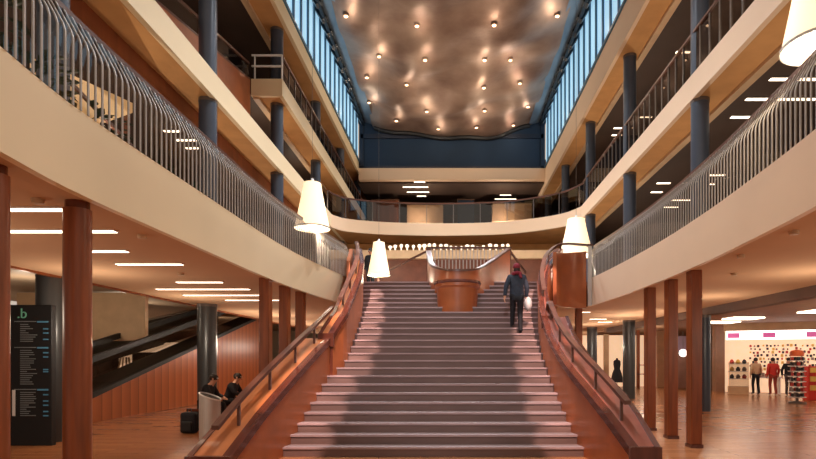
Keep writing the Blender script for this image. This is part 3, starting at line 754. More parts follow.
for q in [(414, 425, 182), (403, 428, 187), (407, 429, 192), (417, 426, 196), (500, 511, 195), (495, 516, 199)]: strip(*q, 11.74, 'on the dark ceiling beyond the bridge')
for q in [(590, 606, 319), (598, 612, 322), (575, 590, 312)]: strip(*q, Z1S - .01, 'under the right gallery by the stairs')
# shop aisle light panels
for i, q in enumerate([(700, 735, 322), (728, 758, 318), (806, 830, 311)]):
    d = (3.29 - EYE) * F / (CY - q[2]); x0 = (q[0] - CX) * d / F; x1 = (q[1] - CX) * d / F
    b = MB(); b.box(x0, x1, d - .5, d + .5, 3.25, 3.295); b.build('light_panel', M['strip'], label='pale rectangular ceiling light panel in front of the shop, %s from the left' % ORD[i], cat='light', group='shop aisle light panels')

# smoke detectors under soffits
for i, (px, py, z, lb) in enumerate([(38, 199, Z1S, 'left gallery soffit, nearest'), (142, 235, Z1S, 'left gallery soffit, second'), (181, 273, Z1S, 'left gallery soffit, third'), (741, 255, Z1S, 'right gallery soffit, lowest'), (734, 273, Z1S, 'right gallery soffit, larger'), (794, 231, Z1S, 'right gallery soffit, nearest')]):
    d = (z - EYE) * F / (CY - py); x = (px - CX) * d / F
    b = MB(); b.lathe((x, d, z), [(.02, -.05), (.055, -.045), (.06, 0)], 14); b.build('smoke_detector', M['beige'], smooth=True, origin=(x, d, z), label='small round ceiling detector on the ' + lb, cat='detector')

# ---------------------------------------------------------------- escalator (left background)
X0 = -9.2
t = thing('escalator', (X0, 14, 0), 'timber-sided escalator with dark handrails rising away on the left', 'escalator')
ztab = lambda y: .74 + .245 * (y - 14.2)
ya, yb = 11.5, 27.0
b = MB(); q = [(X0, ya, 0), (X0, yb, 0), (X0, yb, ztab(yb)), (X0, ya, ztab(ya))]; b.v += q + [(x - .1, y, z) for x, y, z in q]
b.f += [(0, 1, 2, 3), (7, 6, 5, 4), (0, 4, 5, 1), (1, 5, 6, 2), (2, 6, 7, 3), (3, 7, 4, 0)]; b.mi += [0] * 6
b.build('side_panel', panel_mat('ribbed orange panelling', (180, 104, 62), (156, 84, 48), .42), t)
b = MB(); b.bar((X0 - .03, ya, ztab(ya) + .04), (X0 - .03, yb, ztab(yb) + .04), .22, .12); b.build('skirt', M['black'], t)
b = MB(); b.bar((X0 - .6, ya, ztab(ya) - .08), (X0 - .6, yb, ztab(yb) - .08), 1.1, .06); b.build('step_band', M['black'], t)
for dx in (0, -1.2):
    b = MB(); b.quad((X0 + dx, ya, ztab(ya)), (X0 + dx, yb, ztab(yb)), (X0 + dx, yb, ztab(yb) + .85), (X0 + dx, ya, ztab(ya) + .95)); b.build('glass_side', M['glass'], t)
    b = MB(); b.bar((X0 + dx, ya, ztab(ya) + .97), (X0 + dx, yb, ztab(yb) + .87), .09, .16); b.build('handrail', M['black'], t)
t = thing('escalator', (-11.6, 17, 0), 'second dark escalator rising behind the timber-sided one', 'escalator')
zt2 = lambda y: 2.5 + .19 * (y - 17.4)
b = MB(); q = [(-11.6, 14, zt2(14) - 1.1), (-11.6, 27, zt2(27) - 1.1), (-11.6, 27, zt2(24.5)), (-11.6, 24.5, zt2(24.5)), (-11.6, 14, zt2(14))]; nq = len(q); b.v += q + [(x - .1, y, z) for x, y, z in q]
b.f += [tuple(range(nq)), tuple(range(2 * nq - 1, nq - 1, -1))] + [(k, (k + 1) % nq, nq + (k + 1) % nq, nq + k) for k in range(nq)]; b.mi += [0] * (nq + 2)
b.build('side_panel', mat('dark green grey cladding', (52, 54, 46), .5, var=.3, scale=1), t)
b = MB(); b.bar((-12.15, 14, zt2(14) - 1.12), (-12.15, 27, zt2(27) - 1.12), 1.0, .06); b.build('step_band', M['black'], t)
b = MB(); b.bar((-11.55, 14, zt2(14) + .02), (-11.55, 24.5, zt2(24.5) + .02), .12, .07); b.build('handrail', M['slat'], t)
# things behind escalator
b = MB(); b.box(-15.9, -15.8, 14, 34, 1.4, 2.6); b.build('window_3', M['shopwall'], kind='structure')
t = thing('easel', (-12.1, 20, 0), 'pale wooden easel-like frame standing behind the escalator glass', 'easel')
for k, dx in enumerate((-.45, -.15, .2, .5)):
    b = MB(); b.bar((-12.1 + dx, 20, 0), (-12.1 + dx * .3, 20.1, 1.7), .05, .05); b.build('leg', mat('pale pine', (214, 176, 120), .5) if k == 0 else bpy.data.materials['pale pine'], t)
b = MB(); b.bar((-12.45, 20, .9), (-11.8, 20, .9), .05, .05); b.build('crossbar', bpy.data.materials['pale pine'], t)
for i, (px, d, h, lb) in enumerate([(98, 20.5, 1.7, 'tall dark cabinet behind the escalator near the thick timber post'), (146, 21.2, 1.9, 'dark cabinet behind the escalator handrail')]):
    p = U(px, 360, d); t = thing('cabinet', (p.x, p.y, 0), lb, 'cabinet')
    b = MB(); b.box(p.x - .55, p.x + .55, p.y, p.y + .4, 0, h); b.build('body', M['darkwall'], t, bevel=.02)
    for s in (-1, 1):
        b = MB(); xs = sorted((p.x + s * .02, p.x + s * .52)); b.box(xs[0], xs[1], p.y - .02, p.y, .08, h - .05); b.build('door', M['dark'], t)
b = MB()
for k in range(1): pass
for i in range(16):
    y = 11.9 + i * .28
    b = MB(); b.box(-7.80, -7.72, y, y + .12, 3.28, 3.36)
    b.build('string_light', M['strip'] if i % 3 else M['orangep'], label='small light in the row along the soffit edge above the escalator', cat='light', group='lights along the soffit edge')

# ---------------------------------------------------------------- directory sign
t = thing('directory_sign', (-7.85, 10.15, 0), 'tall black directory sign board with pale text lists', 'sign')
b = MB(); b.box(-8.28, -7.47, 10.15, 10.27, 0, 2.63); b.build('board', M['black'], t, bevel=.01)
def sx(px): return (px - CX) * 10.14 / F
def sz(py): return EYE + (CY - py) * 10.14 / F
cu = bpy.data.curves.new('logo', 'FONT'); cu.body = '.b'; cu.size = .26; cu.extrude = .004
lo = bpy.data.objects.new('emblem', cu); C.objects.link(lo); bpy.context.view_layer.update()
dg = bpy.context.evaluated_depsgraph_get(); me = bpy.data.meshes.new_from_object(lo.evaluated_get(dg)); bpy.data.objects.remove(lo)
lo = bpy.data.objects.new('emblem', me); C.objects.link(lo); me.materials.clear(); me.materials.append(M['textg']); lo.parent = t; lo.rotation_euler = (PI / 2, 0, 0); lo.location = Vector((sx(17), 10.14, sz(318))) - t.location
rnd = random.Random(3)
yy = 321.0; gi = 0
for (y0, y1, hdr) in ((321, 341, 1), (347, 385, 1), (389, 417, 1)):
    g = MB(); marks = []
    y = y0
    g.box(sx(14), sx(36), 10.142, 10.148, sz(y + .9), sz(y)); marks.append((37, 48, y, 1.6))
    y += 3
    while y < y1:
        g.box(sx(20), sx(20 + rnd.uniform(5, 17)), 10.142, 10.148, sz(y + .85), sz(y)); 
        if rnd.random() < .25: marks.append((43, 48, y, 1.3))
        y += 2.1
    g.build('text_list', M['text'], t); 
    for (u0, u1, yv, hh) in marks:
        gb = MB(); gb.box(sx(u0), sx(u1), 10.142, 10.148, sz(yv + hh), sz(yv)); gb.build('floor_marker', M['textb'], t)
b = MB(); b.box(sx(12), sx(15), 10.142, 10.148, sz(416), sz(390)); b.build('white_bar', M['white'], t)

# beige panel behind sign
b = MB(); b.box(-13.6, -9.6, 17, 17.2, 2.2, 3.7); b.build('wall_left_bulkhead', M['beige'], kind='structure')
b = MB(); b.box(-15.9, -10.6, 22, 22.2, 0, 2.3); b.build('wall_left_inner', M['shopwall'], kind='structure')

# ---------------------------------------------------------------- bin
bx, by = -4.85, 10.9
t = thing('steel_bin', (bx, by, 0), 'brushed steel cylindrical bin with slanted dark top beside the left stair parapet', 'bin')
b = MB(); n = 28; r = .2
for z in (0, 1):
    for k in range(n):
        a = 2 * PI * k / n; x = bx + r * math.cos(a); y = by + r * math.sin(a)
        b.v.append((x, y, .02 if z == 0 else .94 - .22 * (x - bx + r) / (2 * r) * .7))
for k in range(n): b.f.append((k, (k + 1) % n, n + (k + 1) % n, n + k)); b.mi.append(0)
b.f.append(tuple(range(n))[::-1]); b.mi.append(0); b.f.append(tuple(range(n, 2 * n))); b.mi.append(1)
b.build('body', [M['steel'], M['black']], t, smooth=True)
b = MB(); pts = []
for k in range(n + 1):
    a = 2 * PI * k / n; x = bx + r * math.cos(a); y = by + r * math.sin(a); pts.append((x, y, .95 - .154 * (x - bx + r) / (2 * r)))
b.tube(pts, .015, 6); b.build('rim', M['white'], t, smooth=True)

# ---------------------------------------------------------------- people
def skin_body(name, chains, mat_, parent, sub=2):
    """chains: list of [(pt, radius), ...]; consecutive chains start at an existing point"""
    me = bpy.data.meshes.new(name); V = []; E = []; R = []; idx = {}
    def vid(p, r):
        k = tuple(round(c, 4) for c in p)
        if k not in idx: idx[k] = len(V); V.append(tuple(p)); R.append(r)
        return idx[k]
    for ch in chains:
        ids = [vid(p, r) for p, r in ch]
        E += list(zip(ids, ids[1:]))
    me.from_pydata(V, E, []); me.update()
    o = bpy.data.objects.new(name, me); C.objects.link(o)
    m = o.modifiers.new('skin', 'SKIN'); m.use_smooth_shade = True
    me.skin_vertices or bpy.context.view_layer.update()
    for i, sv in enumerate(me.skin_vertices[0].data):
        r = R[i]; sv.radius = r if isinstance(r, tuple) else (r, r)
        sv.use_root = (i == 0)
    s_ = o.modifiers.new('sub', 'SUBSURF'); s_.levels = sub; s_.render_levels = sub
    bpy.context.view_layer.update()
    dg = bpy.context.evaluated_depsgraph_get(); m2 = bpy.data.meshes.new_from_object(o.evaluated_get(dg))
    bpy.data.objects.remove(o)
    m2.materials.clear(); m2.materials.append(mat_)
    for p in m2.polygons: p.use_smooth = True; p.material_index = 0
    o = bpy.data.objects.new(name, m2); C.objects.link(o); o.parent = parent
    return o

def ball(b, c, r, n=12, m=8):
    c = Vector(c); pr = []
    n0 = len(b.v)
    for i in range(m + 1):
        th = PI * i / m
        for k in range(n):
            a = 2 * PI * k / n; b.v.append((c.x + r[0] * math.sin(th) * math.cos(a), c.y + r[1] * math.sin(th) * math.sin(a), c.z + r[2] * math.cos(th)))
    for i in range(m):
        for k in range(n):
            b.f.append((n0 + i * n + k, n0 + i * n + (k + 1) % n, n0 + (i + 1) * n + (k + 1) % n, n0 + (i + 1) * n + k)); b.mi.append(0)

def person(loc, rz, label, J, top, bottom, hat=None, hair=True, hatm=None, scarf=None, long=False, group=None):
    """J: joints in local coords, figure faces +Y"""
    t = thing('person', loc, label, 'person', group, rz=rz)
    V_ = lambda k: Vector(J[k])
    pel, ch, nk, hd = V_('pelvis'), V_('chest'), V_('neck'), V_('head')
    chains = [[(pel, (.14, .11)), ((pel + ch) / 2, (.125, .095)), (ch, (.15, .1)), (nk, (.055, .055)), (hd - Vector((0, 0, .03)), (.07, .085)), (hd + Vector((0, 0, .06)), (.075, .09))]]
    for s, sd in ((-1, 'l'), (1, 'r')):
        sh, el, wr = V_('sh' + sd), V_('el' + sd), V_('wr' + sd)
        hip, kn, an, to = V_('hip' + sd), V_('kn' + sd), V_('an' + sd), V_('to' + sd)
        dr = (wr - el).normalized(); palm = wr + dr * .07
        chains.append([(ch, (.15, .1)), (sh, .055), (el, .042), (wr, .028), (palm, (.038, .02))])
        side = Vector((0, 1, 0)) if abs(dr.y) < .8 else Vector((1, 0, 0))
        curl = Vector((-s, 0, 0)) if abs(dr.x) < .8 else Vector((0, 0, -1))
        for fi, (off, L) in enumerate(((-.027, .06), (-.009, .075), (.009, .08), (.027, .07))):
            a = palm + side * off + dr * .02; bb = a + dr * L * .55 + curl * .01; c = bb + dr * L * .4 + curl * .025
            chains.append([(palm, (.038, .02)), (a, .0095), (bb, .009), (c, .008)])
        th = wr + dr * .03; chains.append([(wr, .028), (th + side * .035, .012), (th + side * .05 + dr * .035 + curl * .01, .010)])
        chains.append([(pel, (.14, .11)), (hip, .085), (kn, .058), (an, .036), (to, (.035, .025))])
    skin_body('body', chains, M['skin'], t)
    tc = [[(pel + Vector((0, 0, -.17 if long else -.02)), (.20, .15) if long else (.17, .135)), (pel + Vector((0, 0, .06)), (.19, .15)), ((pel + ch) / 2, (.175, .14)), (ch, (.195, .145)), (ch + (nk - ch) * .75, (.10, .085))]]
    for sd in 'lr':
        sh, el, wr = V_('sh' + sd), V_('el' + sd), V_('wr' + sd)
        tc.append([(ch, (.18, .13)), (sh, .078), ((sh + el) / 2, .066), (el, .06), (wr, .046)])
    skin_body('coat' if long else 'jacket', tc, top, t)
    bc = []
    for sd in 'lr':
        hip, kn, an = V_('hip' + sd), V_('kn' + sd), V_('an' + sd)
        bc.append([(pel, (.145, .12)), (hip, .098), ((hip + kn) / 2, .085), (kn, .07), (an, .056), (an + Vector((0, 0, -.035)), .054)])
    skin_body('trousers', bc, bottom, t)
    for sd in 'lr':
        an, to = V_('an' + sd), V_('to' + sd)
        skin_body('shoe', [[(an + Vector((0, 0, -.03)), .045), ((an + to) / 2, .042), (to + (to - an) * .15, .036)]], M['shoe'], t, 1)
    b = MB(); ball(b, hd + Vector((0, .105, .0)), (.014, .022, .022), 8, 6)
    b.build('nose', M['skin'], t, smooth=True).location = (0, 0, 0)
    for s in (-1, 1):
        b = MB(); ball(b, hd + Vector((s * .032, .088, .03)), (.014, .012, .010), 8, 6); b.build('eye', M['white'], t, smooth=True).location = (0, 0, 0)
        b = MB(); ball(b, hd + Vector((s * .082, 0, .005)), (.012, .022, .034), 8, 6); b.build('ear', M['skin'], t, smooth=True).location = (0, 0, 0)
    b = MB(); ball(b, hd + Vector((0, .098, -.045)), (.024, .010, .007), 8, 6); b.build('mouth', M['burg'], t, smooth=True).location = (0, 0, 0)
    b = MB(); ball(b, hd + Vector((0, -.015, .055 if hat else .045)), (.093, .11, .095), 14, 10)
    b.build('hat' if hat else 'hair', hatm or M['hair'], t, smooth=True).location = (0, 0, 0)
    if hat:
        b = MB(); ball(b, hd + Vector((0, -.035, -.02)), (.08, .085, .09), 12, 8); b.build('hair', M['hair'], t, smooth=True).location = (0, 0, 0)
    if scarf:
        b = MB(); c = nk + Vector((0, 0, .01)); pts = [(c.x + .095 * math.cos(a), c.y + .1 * math.sin(a), c.z + .012 * math.sin(3 * a)) for a in [2 * PI * k / 16 for k in range(17)]]
        b.tube(pts, .045, 8); b.tube([(c.x + .07, c.y - .09, c.z), (c.x + .09, c.y - .14, c.z - .12)], [.04, .03], 8); b.build('scarf', scarf, t, smooth=True).location = (0, 0, 0)
    return t
def stand(w=0., arm=0., h=1.):
    J = dict(pelvis=(0, 0, .93), chest=(0, .015, 1.28), neck=(0, .01, 1.46), head=(0, .03, 1.58),
             shl=(-.18, 0, 1.38), ell=(-.24, -.06 - w * .2, 1.12), wrl=(-.25, .02 - w * .3, .89),
             shr=(.18, 0, 1.38), elr=(.24, -.05 + w * .2 + arm * .1, 1.12), wrr=(.24, .06 + w * .3 + arm * .25, .9 + arm * .2),
             hipl=(-.09, 0, .88), knl=(-.1, .04 + w * .25, .49), anl=(-.1, -.02 + w * .25, .09), tol=(-.11, .12 + w * .25, .045),
             hipr=(.09, 0, .88), knr=(.1, .02 - w * .05, .48), anr=(.1, -.06 - w * .3, .09 + w * .05), tor=(.11, .08 - w * .3, .04 + w * .02))
    return {k: tuple(c * h for c in v) for k, v in J.items()}
def sit():
    return dict(pelvis=(0, 0, .52), chest=(0, .12, .85), neck=(0, .2, 1.01), head=(0, .26, 1.12),
                shl=(-.18, .14, .94), ell=(-.22, .26, .72), wrl=(-.12, .45, .66), shr=(.18, .14, .94), elr=(.22, .26, .72), wrr=(.12, .45, .66),
                hipl=(-.1, .04, .5), knl=(-.14, .45, .5), anl=(-.13, .42, .09), tol=(-.14, .56, .045),
                hipr=(.1, .04, .5), knr=(.14, .45, .5), anr=(.13, .46, .09), tor=(.14, .6, .045))
# climber: feet on step 14 (z 2.24), front foot on next
kk = 14; yk = 8.68 + .32 * kk
J = stand(.0)
J.update(knl=(-.08, .16, .58), anl=(-.09, .2, .25), tol=(-.1, .33, .205), knr=(.09, .06, .48), anr=(.09, -.04, .09), tor=(.1, .1, .045),
         ell=(-.27, -.06, 1.13), wrl=(-.3, -.1, .9), elr=(.25, -.02, 1.12), wrr=(.25, .08, .9))
person((1.58, yk + .12, .16 * kk), 0, 'person in dark teal coat, burgundy hat and scarf climbing the staircase with a pale bag', J, M['navycoat'], M['trousers'], hat=True, hatm=M['burg'], scarf=M['burg'], long=True)
b = MB(); bx0, by0, bz0 = 1.87, yk + .22, .16 * kk
b.v = []; ball(b, (bx0, by0, bz0 + .74), (.10, .15, .17), 16, 10); t = thing('shoulder_bag', (bx0, by0, bz0 + .6), 'pale bag hanging from the right hand of the stair climber', 'bag')
b.build('pouch', M['bag'], t, smooth=True); b = MB(); b.tube([(bx0, by0 - .07, bz0 + .86), (bx0 - .02, by0 - .03, bz0 + .95), (bx0 - .02, by0 + .03, bz0 + .95), (bx0, by0 + .07, bz0 + .86)], .01, 6); b.build('strap', M['bag'], t)
# seated pair on bench
bp = (-6.2, 14)
t = thing('bench', (bp[0], bp[1], 0), 'low dark bench behind the steel bin', 'bench')
b = MB(); b.box(-6.4, -5.95, 13.1, 15.0, .36, .42); b.build('seat', M['wood_dk'], t, bevel=.01)
for yq in (13.25, 14.85):
    b = MB(); b.box(-6.35, -6.0, yq - .03, yq + .03, 0, .36); b.build('leg', M['black'], t)
person((-6.16, 13.5, 0), -PI * .5, 'person in black seated behind the steel bin', sit(), M['blackmatt'], M['trousers'])
person((-6.0, 14.6, 0), -PI * .5, 'second person seated in black, farther back by the handrail', sit(), M['blackmatt'], M['trousers'])
# escalator rider
yy = 18.9
yy = 20.4
person((-12.05, yy, 1.98), PI * .1, 'person in dark clothes riding the dark escalator at the back', stand(.1, .4), M['blackmatt'], M['trousers'])
person((-2.98, 20, 4.0), PI * .9, 'person in black standing behind the left end of the stair top', stand(.1), M['blackmatt'], M['trousers'], long=True)
# backpack
p = U(187, 432, 12.0); bx0, by0 = -5.75, 11.9
t = thing('backpack', (bx0, by0, 0), 'black backpack standing on the parquet left of the steel bin', 'backpack')
b = MB(); b.box(bx0 - .17, bx0 + .17, by0 - .1, by0 + .12, 0, .46); b.build('main_compartment', M['blackmatt'], t, bevel=.06)
b = MB(); b.box(bx0 - .12, bx0 + .12, by0 - .16, by0 - .08, .04, .27); b.build('front_pocket', M['black'], t, bevel=.03)
b = MB(); b.tube([(bx0 + .1, by0 + .05, .42), (bx0 + .22, by0, .4), (bx0 + .27, by0, .2), (bx0 + .2, by0, .06)], .022, 8); b.build('strap', M['black'], t, smooth=True)
b = MB(); b.tube([(bx0 - .04, by0, .47), (bx0 - .02, by0, .53), (bx0 + .04, by0, .53), (bx0 + .05, by0, .47)], .012, 8); b.build('handle', M['black'], t, smooth=True)
b = MB(); b.box(-5.47, -5.22, 11.9, 12.1, 0, .4); b.build('black_bag', M['blackmatt'], bevel=.05, label='upright black bag wedged between backpack and steel bin', cat='bag')

# ---------------------------------------------------------------- shops at right
# main shop: front line from (12.6,25.2) to (18,22.5)
A = Vector((12.9, 25.6, 0)); B = Vector((18.6, 23.2, 0)); dv = (B - A).normalized(); nv = Vector((dv.y, -dv.x, 0))   # nv toward camera
def sp(u, v=0, z=0): return A + dv * u + nv * v + Vector((0, 0, z))
def sbox(b, u0, u1, v0, v1, z0, z1):
    n = len(b.v)
    for z in (z0, z1):
        for (u, v) in ((u0, v0), (u1, v0), (u1, v1), (u0, v1)): b.v.append(tuple(sp(u, v, z)))
    for f in ((3, 2, 1, 0), (4, 5, 6, 7), (0, 1, 5, 4), (1, 2, 6, 5), (2, 3, 7, 6), (3, 0, 4, 7)): b.f.append(tuple(n + i for i in f)); b.mi.append(0)
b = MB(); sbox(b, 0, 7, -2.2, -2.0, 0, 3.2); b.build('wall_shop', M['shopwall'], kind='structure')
b = MB(); sbox(b, -.1, 7, -.15, .15, 2.95, 3.3); b.build('trim_30', M['beige'], kind='structure')
t = thing('shop_sign_band', sp(3, 0, 2.7), 'glowing white light band with pink logo patches over the shop front', 'sign')
b = MB(); sbox(b, 0, 7, -.1, .1, 2.55, 2.95); b.build('light_box', M['shoplight'], t)
for u in (.05, 1.5, 3.2):
    b = MB(); sbox(b, u, u + .5, .1, .12, 2.62, 2.86); b.build('logo_patch', M['pink'], t)
pk = [mat('product black', (40, 34, 36), .5), mat('product grey', (150, 130, 120), .5), mat('product red', (190, 60, 50), .5), mat('product yellow', (230, 190, 90), .5)]
protos = []
for m in pk:
    me = bpy.data.meshes.new('hanging_product'); bm = bmesh.new(); bmesh.ops.create_cube(bm, size=1)
    bmesh.ops.scale(bm, vec=(.11, .04, .13), verts=bm.verts)
    bmesh.ops.bevel(bm, geom=list(bm.edges), offset=.012, segments=1, affect='EDGES'); bm.to_mesh(me); bm.free(); me.materials.append(m); protos.append(me)
rr = random.Random(11); placed = []; ang = math.atan2(dv.y, dv.x)
for i in range(900):
    u = rr.uniform(1.2, 4.3); z = rr.choice([1.15, 1.32, 1.5, 1.66, 1.82, 1.98, 2.14, 2.3]) + rr.uniform(-.03, .03)
    if any(abs(u - a_) < .12 and abs(z - b_) < .14 for a_, b_ in placed): continue
    placed.append((u, z))
    o = bpy.data.objects.new('hanging_product', protos[rr.choice([0, 0, 0, 1, 1, 2, 3])]); C.objects.link(o)
    o.location = sp(u, -1.96, z); o.rotation_euler.z = ang; s_ = rr.uniform(.6, 1.05); o.scale = (s_, 1, s_)
    tag(o, 'small packaged item hanging on the bright shop back wall', 'product', 'products on the shop back wall')
# counter/display window left
t = thing('display_case', sp(.6, -.3, 0), 'pale display case with small goods at the left end of the shop front', 'display case')
b = MB(); sbox(b, .1, .95, -.5, 0, 0, .35); b.build('base', M['beige'], t)
b = MB(); sbox(b, .1, .95, -.01, 0, .35, 1.5); b.build('glass_case', M['glass'], t)
for z in (.7, 1.05, 1.4):
    b = MB(); sbox(b, .12, .93, -.45, -.05, z, z + .03); b.build('shelf', M['white'], t)
for i in range(9):
    b = MB(); c = sp(.26 + .26 * (i % 3), -.25, .73 + .35 * (i // 3)); b.lathe(c, [(.08, 0), (.1, .1), (.04, .2)], 10); b.build('small_vase', pk[i % 4], smooth=True, label='small vase on the shelves of the shop display case', cat='vase', group='vases in the display case')
t = thing('shop_table', sp(1.6, -.9, 0), 'low white shop table between the two shoppers', 'table')
b = MB(); sbox(b, 1.35, 2.35, -1.2, -.6, .75, .82); b.build('tabletop', M['white'], t)
for (u, v) in ((1.42, -1.15), (2.28, -1.15), (1.42, -.65), (2.28, -.65)):
    b = MB(); sbox(b, u - .03, u + .03, v - .03, v + .03, 0, .75); b.build('leg', M['white'], t)
for i in range(6):
    b = MB(); sbox(b, 1.42 + .15 * i, 1.53 + .15 * i, -1.05, -.8, .82, .95 + .05 * (i % 2)); b.build('boxed_item', pk[i % 4], label='small boxed item on the white shop table', cat='box', group='boxed items on the shop table')
q = sp(1.25, -.2); person((q.x, q.y, 0), ang + PI * .1, 'shopper in pale top and dark trousers at the left of the shop', stand(.15), M['beige'], M['trousers'])
q = sp(1.9, .1); person((q.x, q.y, 0), ang + .2, 'shopper in red coat standing in the shop entrance', stand(.1), M['red'], mat('rust trousers', (150, 60, 44), .7), long=True)
q = sp(2.5, .2); person((q.x, q.y, 0), ang - .5, 'shopper in black beside the revolving card stand', stand(.2, .5), M['blackmatt'], mat('grey trousers', (90, 80, 80), .7))
# card stand tower
q = U(797, 404, 20.0); cx, cy = q.x, q.y
t = thing('card_stand', (cx, cy, 0), 'tall revolving card stand with orange top in front of the shop', 'display stand')
b = MB(); b.lathe((cx, cy, 0), [(.3, 0), (.3, .06), (.05, .1), (.04, 1.7)], 18); b.build('base', M['slat_dk'], t, smooth=True)
for k in range(8):
    b = MB(); z = .22 + k * .19; b.lathe((cx, cy, z), [(.28, 0), (.3, .02), (.3, .03), (.06, .03)], 12); b.build('shelf', M['white'], t)
b = MB(); b.lathe((cx, cy, 1.74), [(.22, 0), (.24, .12), (.2, .2), (.05, .24)], 18); b.build('orange_top', M['orangep'], t, smooth=True)
for k in range(8):
    for j in range(6):
        a = j * PI / 3 + .2; z = .25 + k * .19
        o = bpy.data.objects.new('card_pack', protos[rr.choice([0, 1, 2, 0])]); C.objects.link(o); o.location = (cx + .2 * math.cos(a), cy + .2 * math.sin(a), z + .07); o.rotation_euler.z = a + PI / 2
        tag(o, 'small card pack on the revolving stand', 'card pack', 'card packs on the revolving stand')
# red rack at right edge
t = thing('red_rack', sp(5.2, .3, 0), 'red display rack at the right edge of the view', 'rack')
b = MB(); q = U(820, 400, 21.5); b.box(q.x - .45, q.x + .45, q.y, q.y + .4, 0, 1.35); b.build('body', M['red'], t, bevel=.03)
for z in (.4, .75, 1.1):
    b = MB(); b.box(q.x - .4, q.x + .4, q.y - .04, q.y, z, z + .2); b.build('pocket', pk[3], t)
# second shop row behind posts (far)
b = MB(); b.box(4.0, 13.0, 33, 33.2, 0, 3.1); b.build('wall_shop_far', M['shopwall'], kind='structure')
def dark_bay(px0, px1, py0, py1, d, m, lb, name='shop_bay'):
    a = U(px0, py1, d); c = U(px1, py0, d); b = MB(); b.box(a.x, c.x, d, d + .15, max(0, a.z), c.z)
    b.build(name, m, bevel=.01, label=lb, cat='panel')
dark_bay(604, 609, 334, 390, 31.5, M['beige'], 'beige door frame panel in the far shop entrance', 'door_panel')
dark_bay(637, 640, 330, 392, 31, M['wood'], 'dark timber panel edge left of the square posts', 'timber_panel')
dark_bay(657, 668, 330, 390, 32, mat('taupe panel', (176, 130, 96), .6), 'taupe wall panel between the square posts', 'wall_panel')  # plain taupe base colour
dark_bay(676, 690, 356, 388, 29, mat('brown shelf', (120, 84, 70), .6), 'brown shelf unit between the square posts', 'shelf_unit')  # plain brown base colour
dark_bay(674, 692, 336, 352, 29.5, mat('violet light tint', (150, 128, 150), .6), 'panel tinted with painted violet light above the brown shelf unit', 'wall_panel')  # violet light painted in as the panel colour
dark_bay(709, 716, 336, 392, 29.5, mat('dark shop panel', (96, 76, 62), .6), 'dark panel beside the taupe pillar', 'wall_panel')
q = U(683, 353, 28.5); b = MB(); ball(b, q, (.2, .2, .2)); b.build('globe_lamp', M['shoplight'], smooth=True, label='white glowing globe lamp between the square posts', cat='lamp')
b = MB(); b.bar((q.x, q.y, q.z + .2), (q.x, q.y, 3.1), .02, .02); t2 = b.build('lamp_cord', M['slat_dk'], bpy.data.objects['globe_lamp'])
# dress mannequin
q = U(617, 385, 30.5)
t = thing('dress_form', (q.x, q.y, 0), 'black dress on a stand in the far shop entrance', 'mannequin')
b = MB(); b.lathe((q.x, q.y, 0), [(.2, 0), (.2, .03), (.02, .05), (.02, .8)], 14); b.build('stand', M['slat_dk'], t)
b = MB(); b.lathe((q.x, q.y, .35), [(.36, 0), (.26, .5), (.16, .75), (.2, 1.0), (.19, 1.2), (.06, 1.28), (.05, 1.36)], 18); b.build('dress', M['blackmatt'], t, smooth=True)
for i, px in enumerate((643, 645.5)):
    q = U(px, 385, 30); b = MB(); b.box(q.x - .25, q.x + .25, q.y, q.y + .3, .8 + i * .5, .84 + i * .5); b.build('wall_shelf', M['dark'], label='dark wall shelf in the beige far shop, %s' % ('lower' if i == 0 else 'upper'), cat='shelf')

# added blocks whose colours imitate reflections in the bridge glass
t = None
for i, (px, w, h, m, lb) in enumerate([(385, 1.6, 2.3, 'brownwall', 'brown stand-in block at the left end of the far bridge'), (425, 2.2, 2.0, 'beige', 'pale stand-in block left of centre on the far bridge'), (466, 1.0, 2.3, 'blue', 'blue stand-in block at the centre of the far bridge'), (512, 2.4, 2.1, 'beige', 'pale stand-in block right of centre on the far bridge')]):
    q = U(px, 210, 33); t = thing('backdrop_block', (q.x, q.y, Z2), lb, 'cabinet')
    b = MB(); b.box(q.x - w / 2, q.x + w / 2, q.y, q.y + .5, Z2, Z2 + h + .8); b.build('body', M[m], t, bevel=.02)
    b = MB(); b.box(q.x - w / 2 - .03, q.x + w / 2 + .03, q.y - .03, q.y + .5, Z2 + h + .8, Z2 + h + .85); b.build('top', M['darkwall'], t)

# ---------------------------------------------------------------- camera
cam = bpy.data.cameras.new('camera'); co = bpy.data.objects.new('camera', cam); C.objects.link(co); S.camera = co
cam.sensor_width = 36; cam.lens = 24; co.location = (0, 0, EYE); co.rotation_euler = (PI / 2, 0, 0)
cam.shift_x = (408 - CX) / 816; cam.shift_y = (CY - 229.5) / 816; cam.clip_end = 200

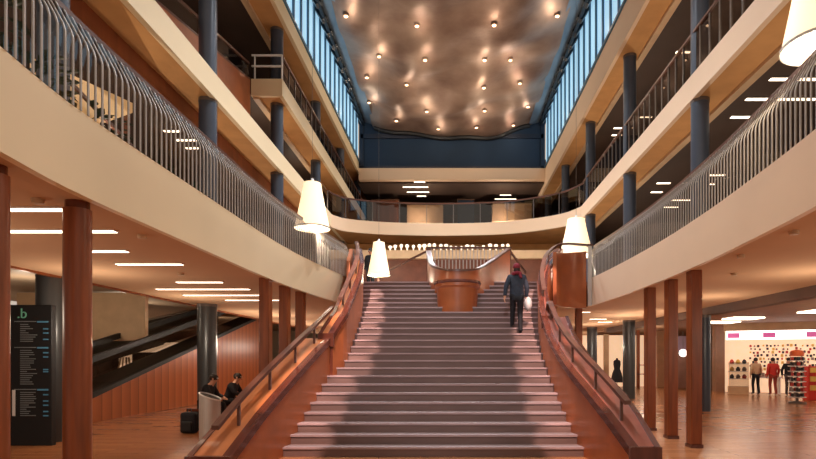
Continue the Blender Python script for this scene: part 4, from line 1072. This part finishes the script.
# ---------------------------------------------------------------- lights
def area(loc, rot, size, sy, e, col, spread=None):
    l = bpy.data.lights.new('area_light', 'AREA'); l.shape = 'RECTANGLE'; l.size = size; l.size_y = sy; l.energy = e; l.color = col
    o = bpy.data.objects.new('area_light', l); C.objects.link(o); o.location = loc; o.rotation_euler = rot
    return o
def spot(loc, tgt, e, col, deg=60, blend=.4, r=.03):
    l = bpy.data.lights.new('spot_light', 'SPOT'); l.energy = e; l.color = col; l.spot_size = math.radians(deg); l.spot_blend = blend; l.shadow_soft_size = r
    o = bpy.data.objects.new('spot_light', l); C.objects.link(o); o.location = loc
    o.rotation_euler = (Vector(tgt) - Vector(loc)).to_track_quat('-Z', 'Y').to_euler()
def point(loc, e, col, r=0):
    l = bpy.data.lights.new('point_light', 'POINT'); l.energy = e; l.color = col; l.shadow_soft_size = r
    o = bpy.data.objects.new('point_light', l); C.objects.link(o); o.location = loc
W = (1, .84, .66)
# added cool spots below the roof, standing in for daylight in the void
for y in (12, 17, 22, 27): spot((0, y, 14.1), (0, y - 1, 0), 2600, (.92, .94, 1), 120, .8)
# added unseen point lamps warming galleries, escalators and shop aisle
for s in (-1, 1):
    for y in (6, 10, 14, 18.5, 23):
        point((s * 6.7, y, 2.2), 50, W); 
        point((s * 6.6, y, 5.4), 60, W)
        point((s * 6.6, y, 9.0), 70 if s > 0 or y < 16 else 25, W)
    for y in (20, 25, 30): point((s * 6.4, y, 2.3), 60, (1, .85, .7))
point((0, 21, 5.6), 90, W); point((-3, 22, 5.8), 60, W); point((3, 22, 5.8), 60, W)
point((-2, 32.2, 10), 120, W); point((3, 32.2, 10), 120, W); point((-12, 20, 3.0), 90, (1, .8, .6)); point((-11, 14, 3.0), 60, (1, .8, .6)); point((-12, 27, 3), 90, (1, .8, .6))
point((12, 16, 2.9), 70, (1, .85, .7)); point((16, 20, 2.9), 70, (1, .88, .75)); point((10, 28, 2.8), 70, (1, .85, .65))
spot((-.3, -1, 7.5), (0, 12, 1.8), 1500, (.95, .94, 1), 30, .6)  # added front fill from behind the camera for the stair risers
# spots added high in the void to brighten the step ends
for s, XT in ((-1, XL), (1, XR)):
    for y in (8.9, 9.7, 10.5, 11.3, 12.1, 12.9, 13.7, 14.5, 15.3):
        spot((interp(XT, y) - s * .0, y - 5.5, 7.0), (interp(XT, y + .4) - s * .15, y + .4, .5 * (y - 8.4)), 3000, (1, .66, .56), 8.5, .5, .02)

w = bpy.data.worlds.new('world'); S.world = w; w.use_nodes = True
bg = w.node_tree.nodes['Background']; bg.inputs[0].default_value = lin((240, 222, 204)) + (1,); bg.inputs[1].default_value = .62
S.view_settings.view_transform = 'Standard'; S.view_settings.exposure = .15
S.cycles.use_denoising = True; S.cycles.max_bounces = 6; S.cycles.transparent_max_bounces = 16; S.cycles.sample_clamp_indirect = 4
S.cycles.caustics_reflective = False; S.cycles.caustics_refractive = False
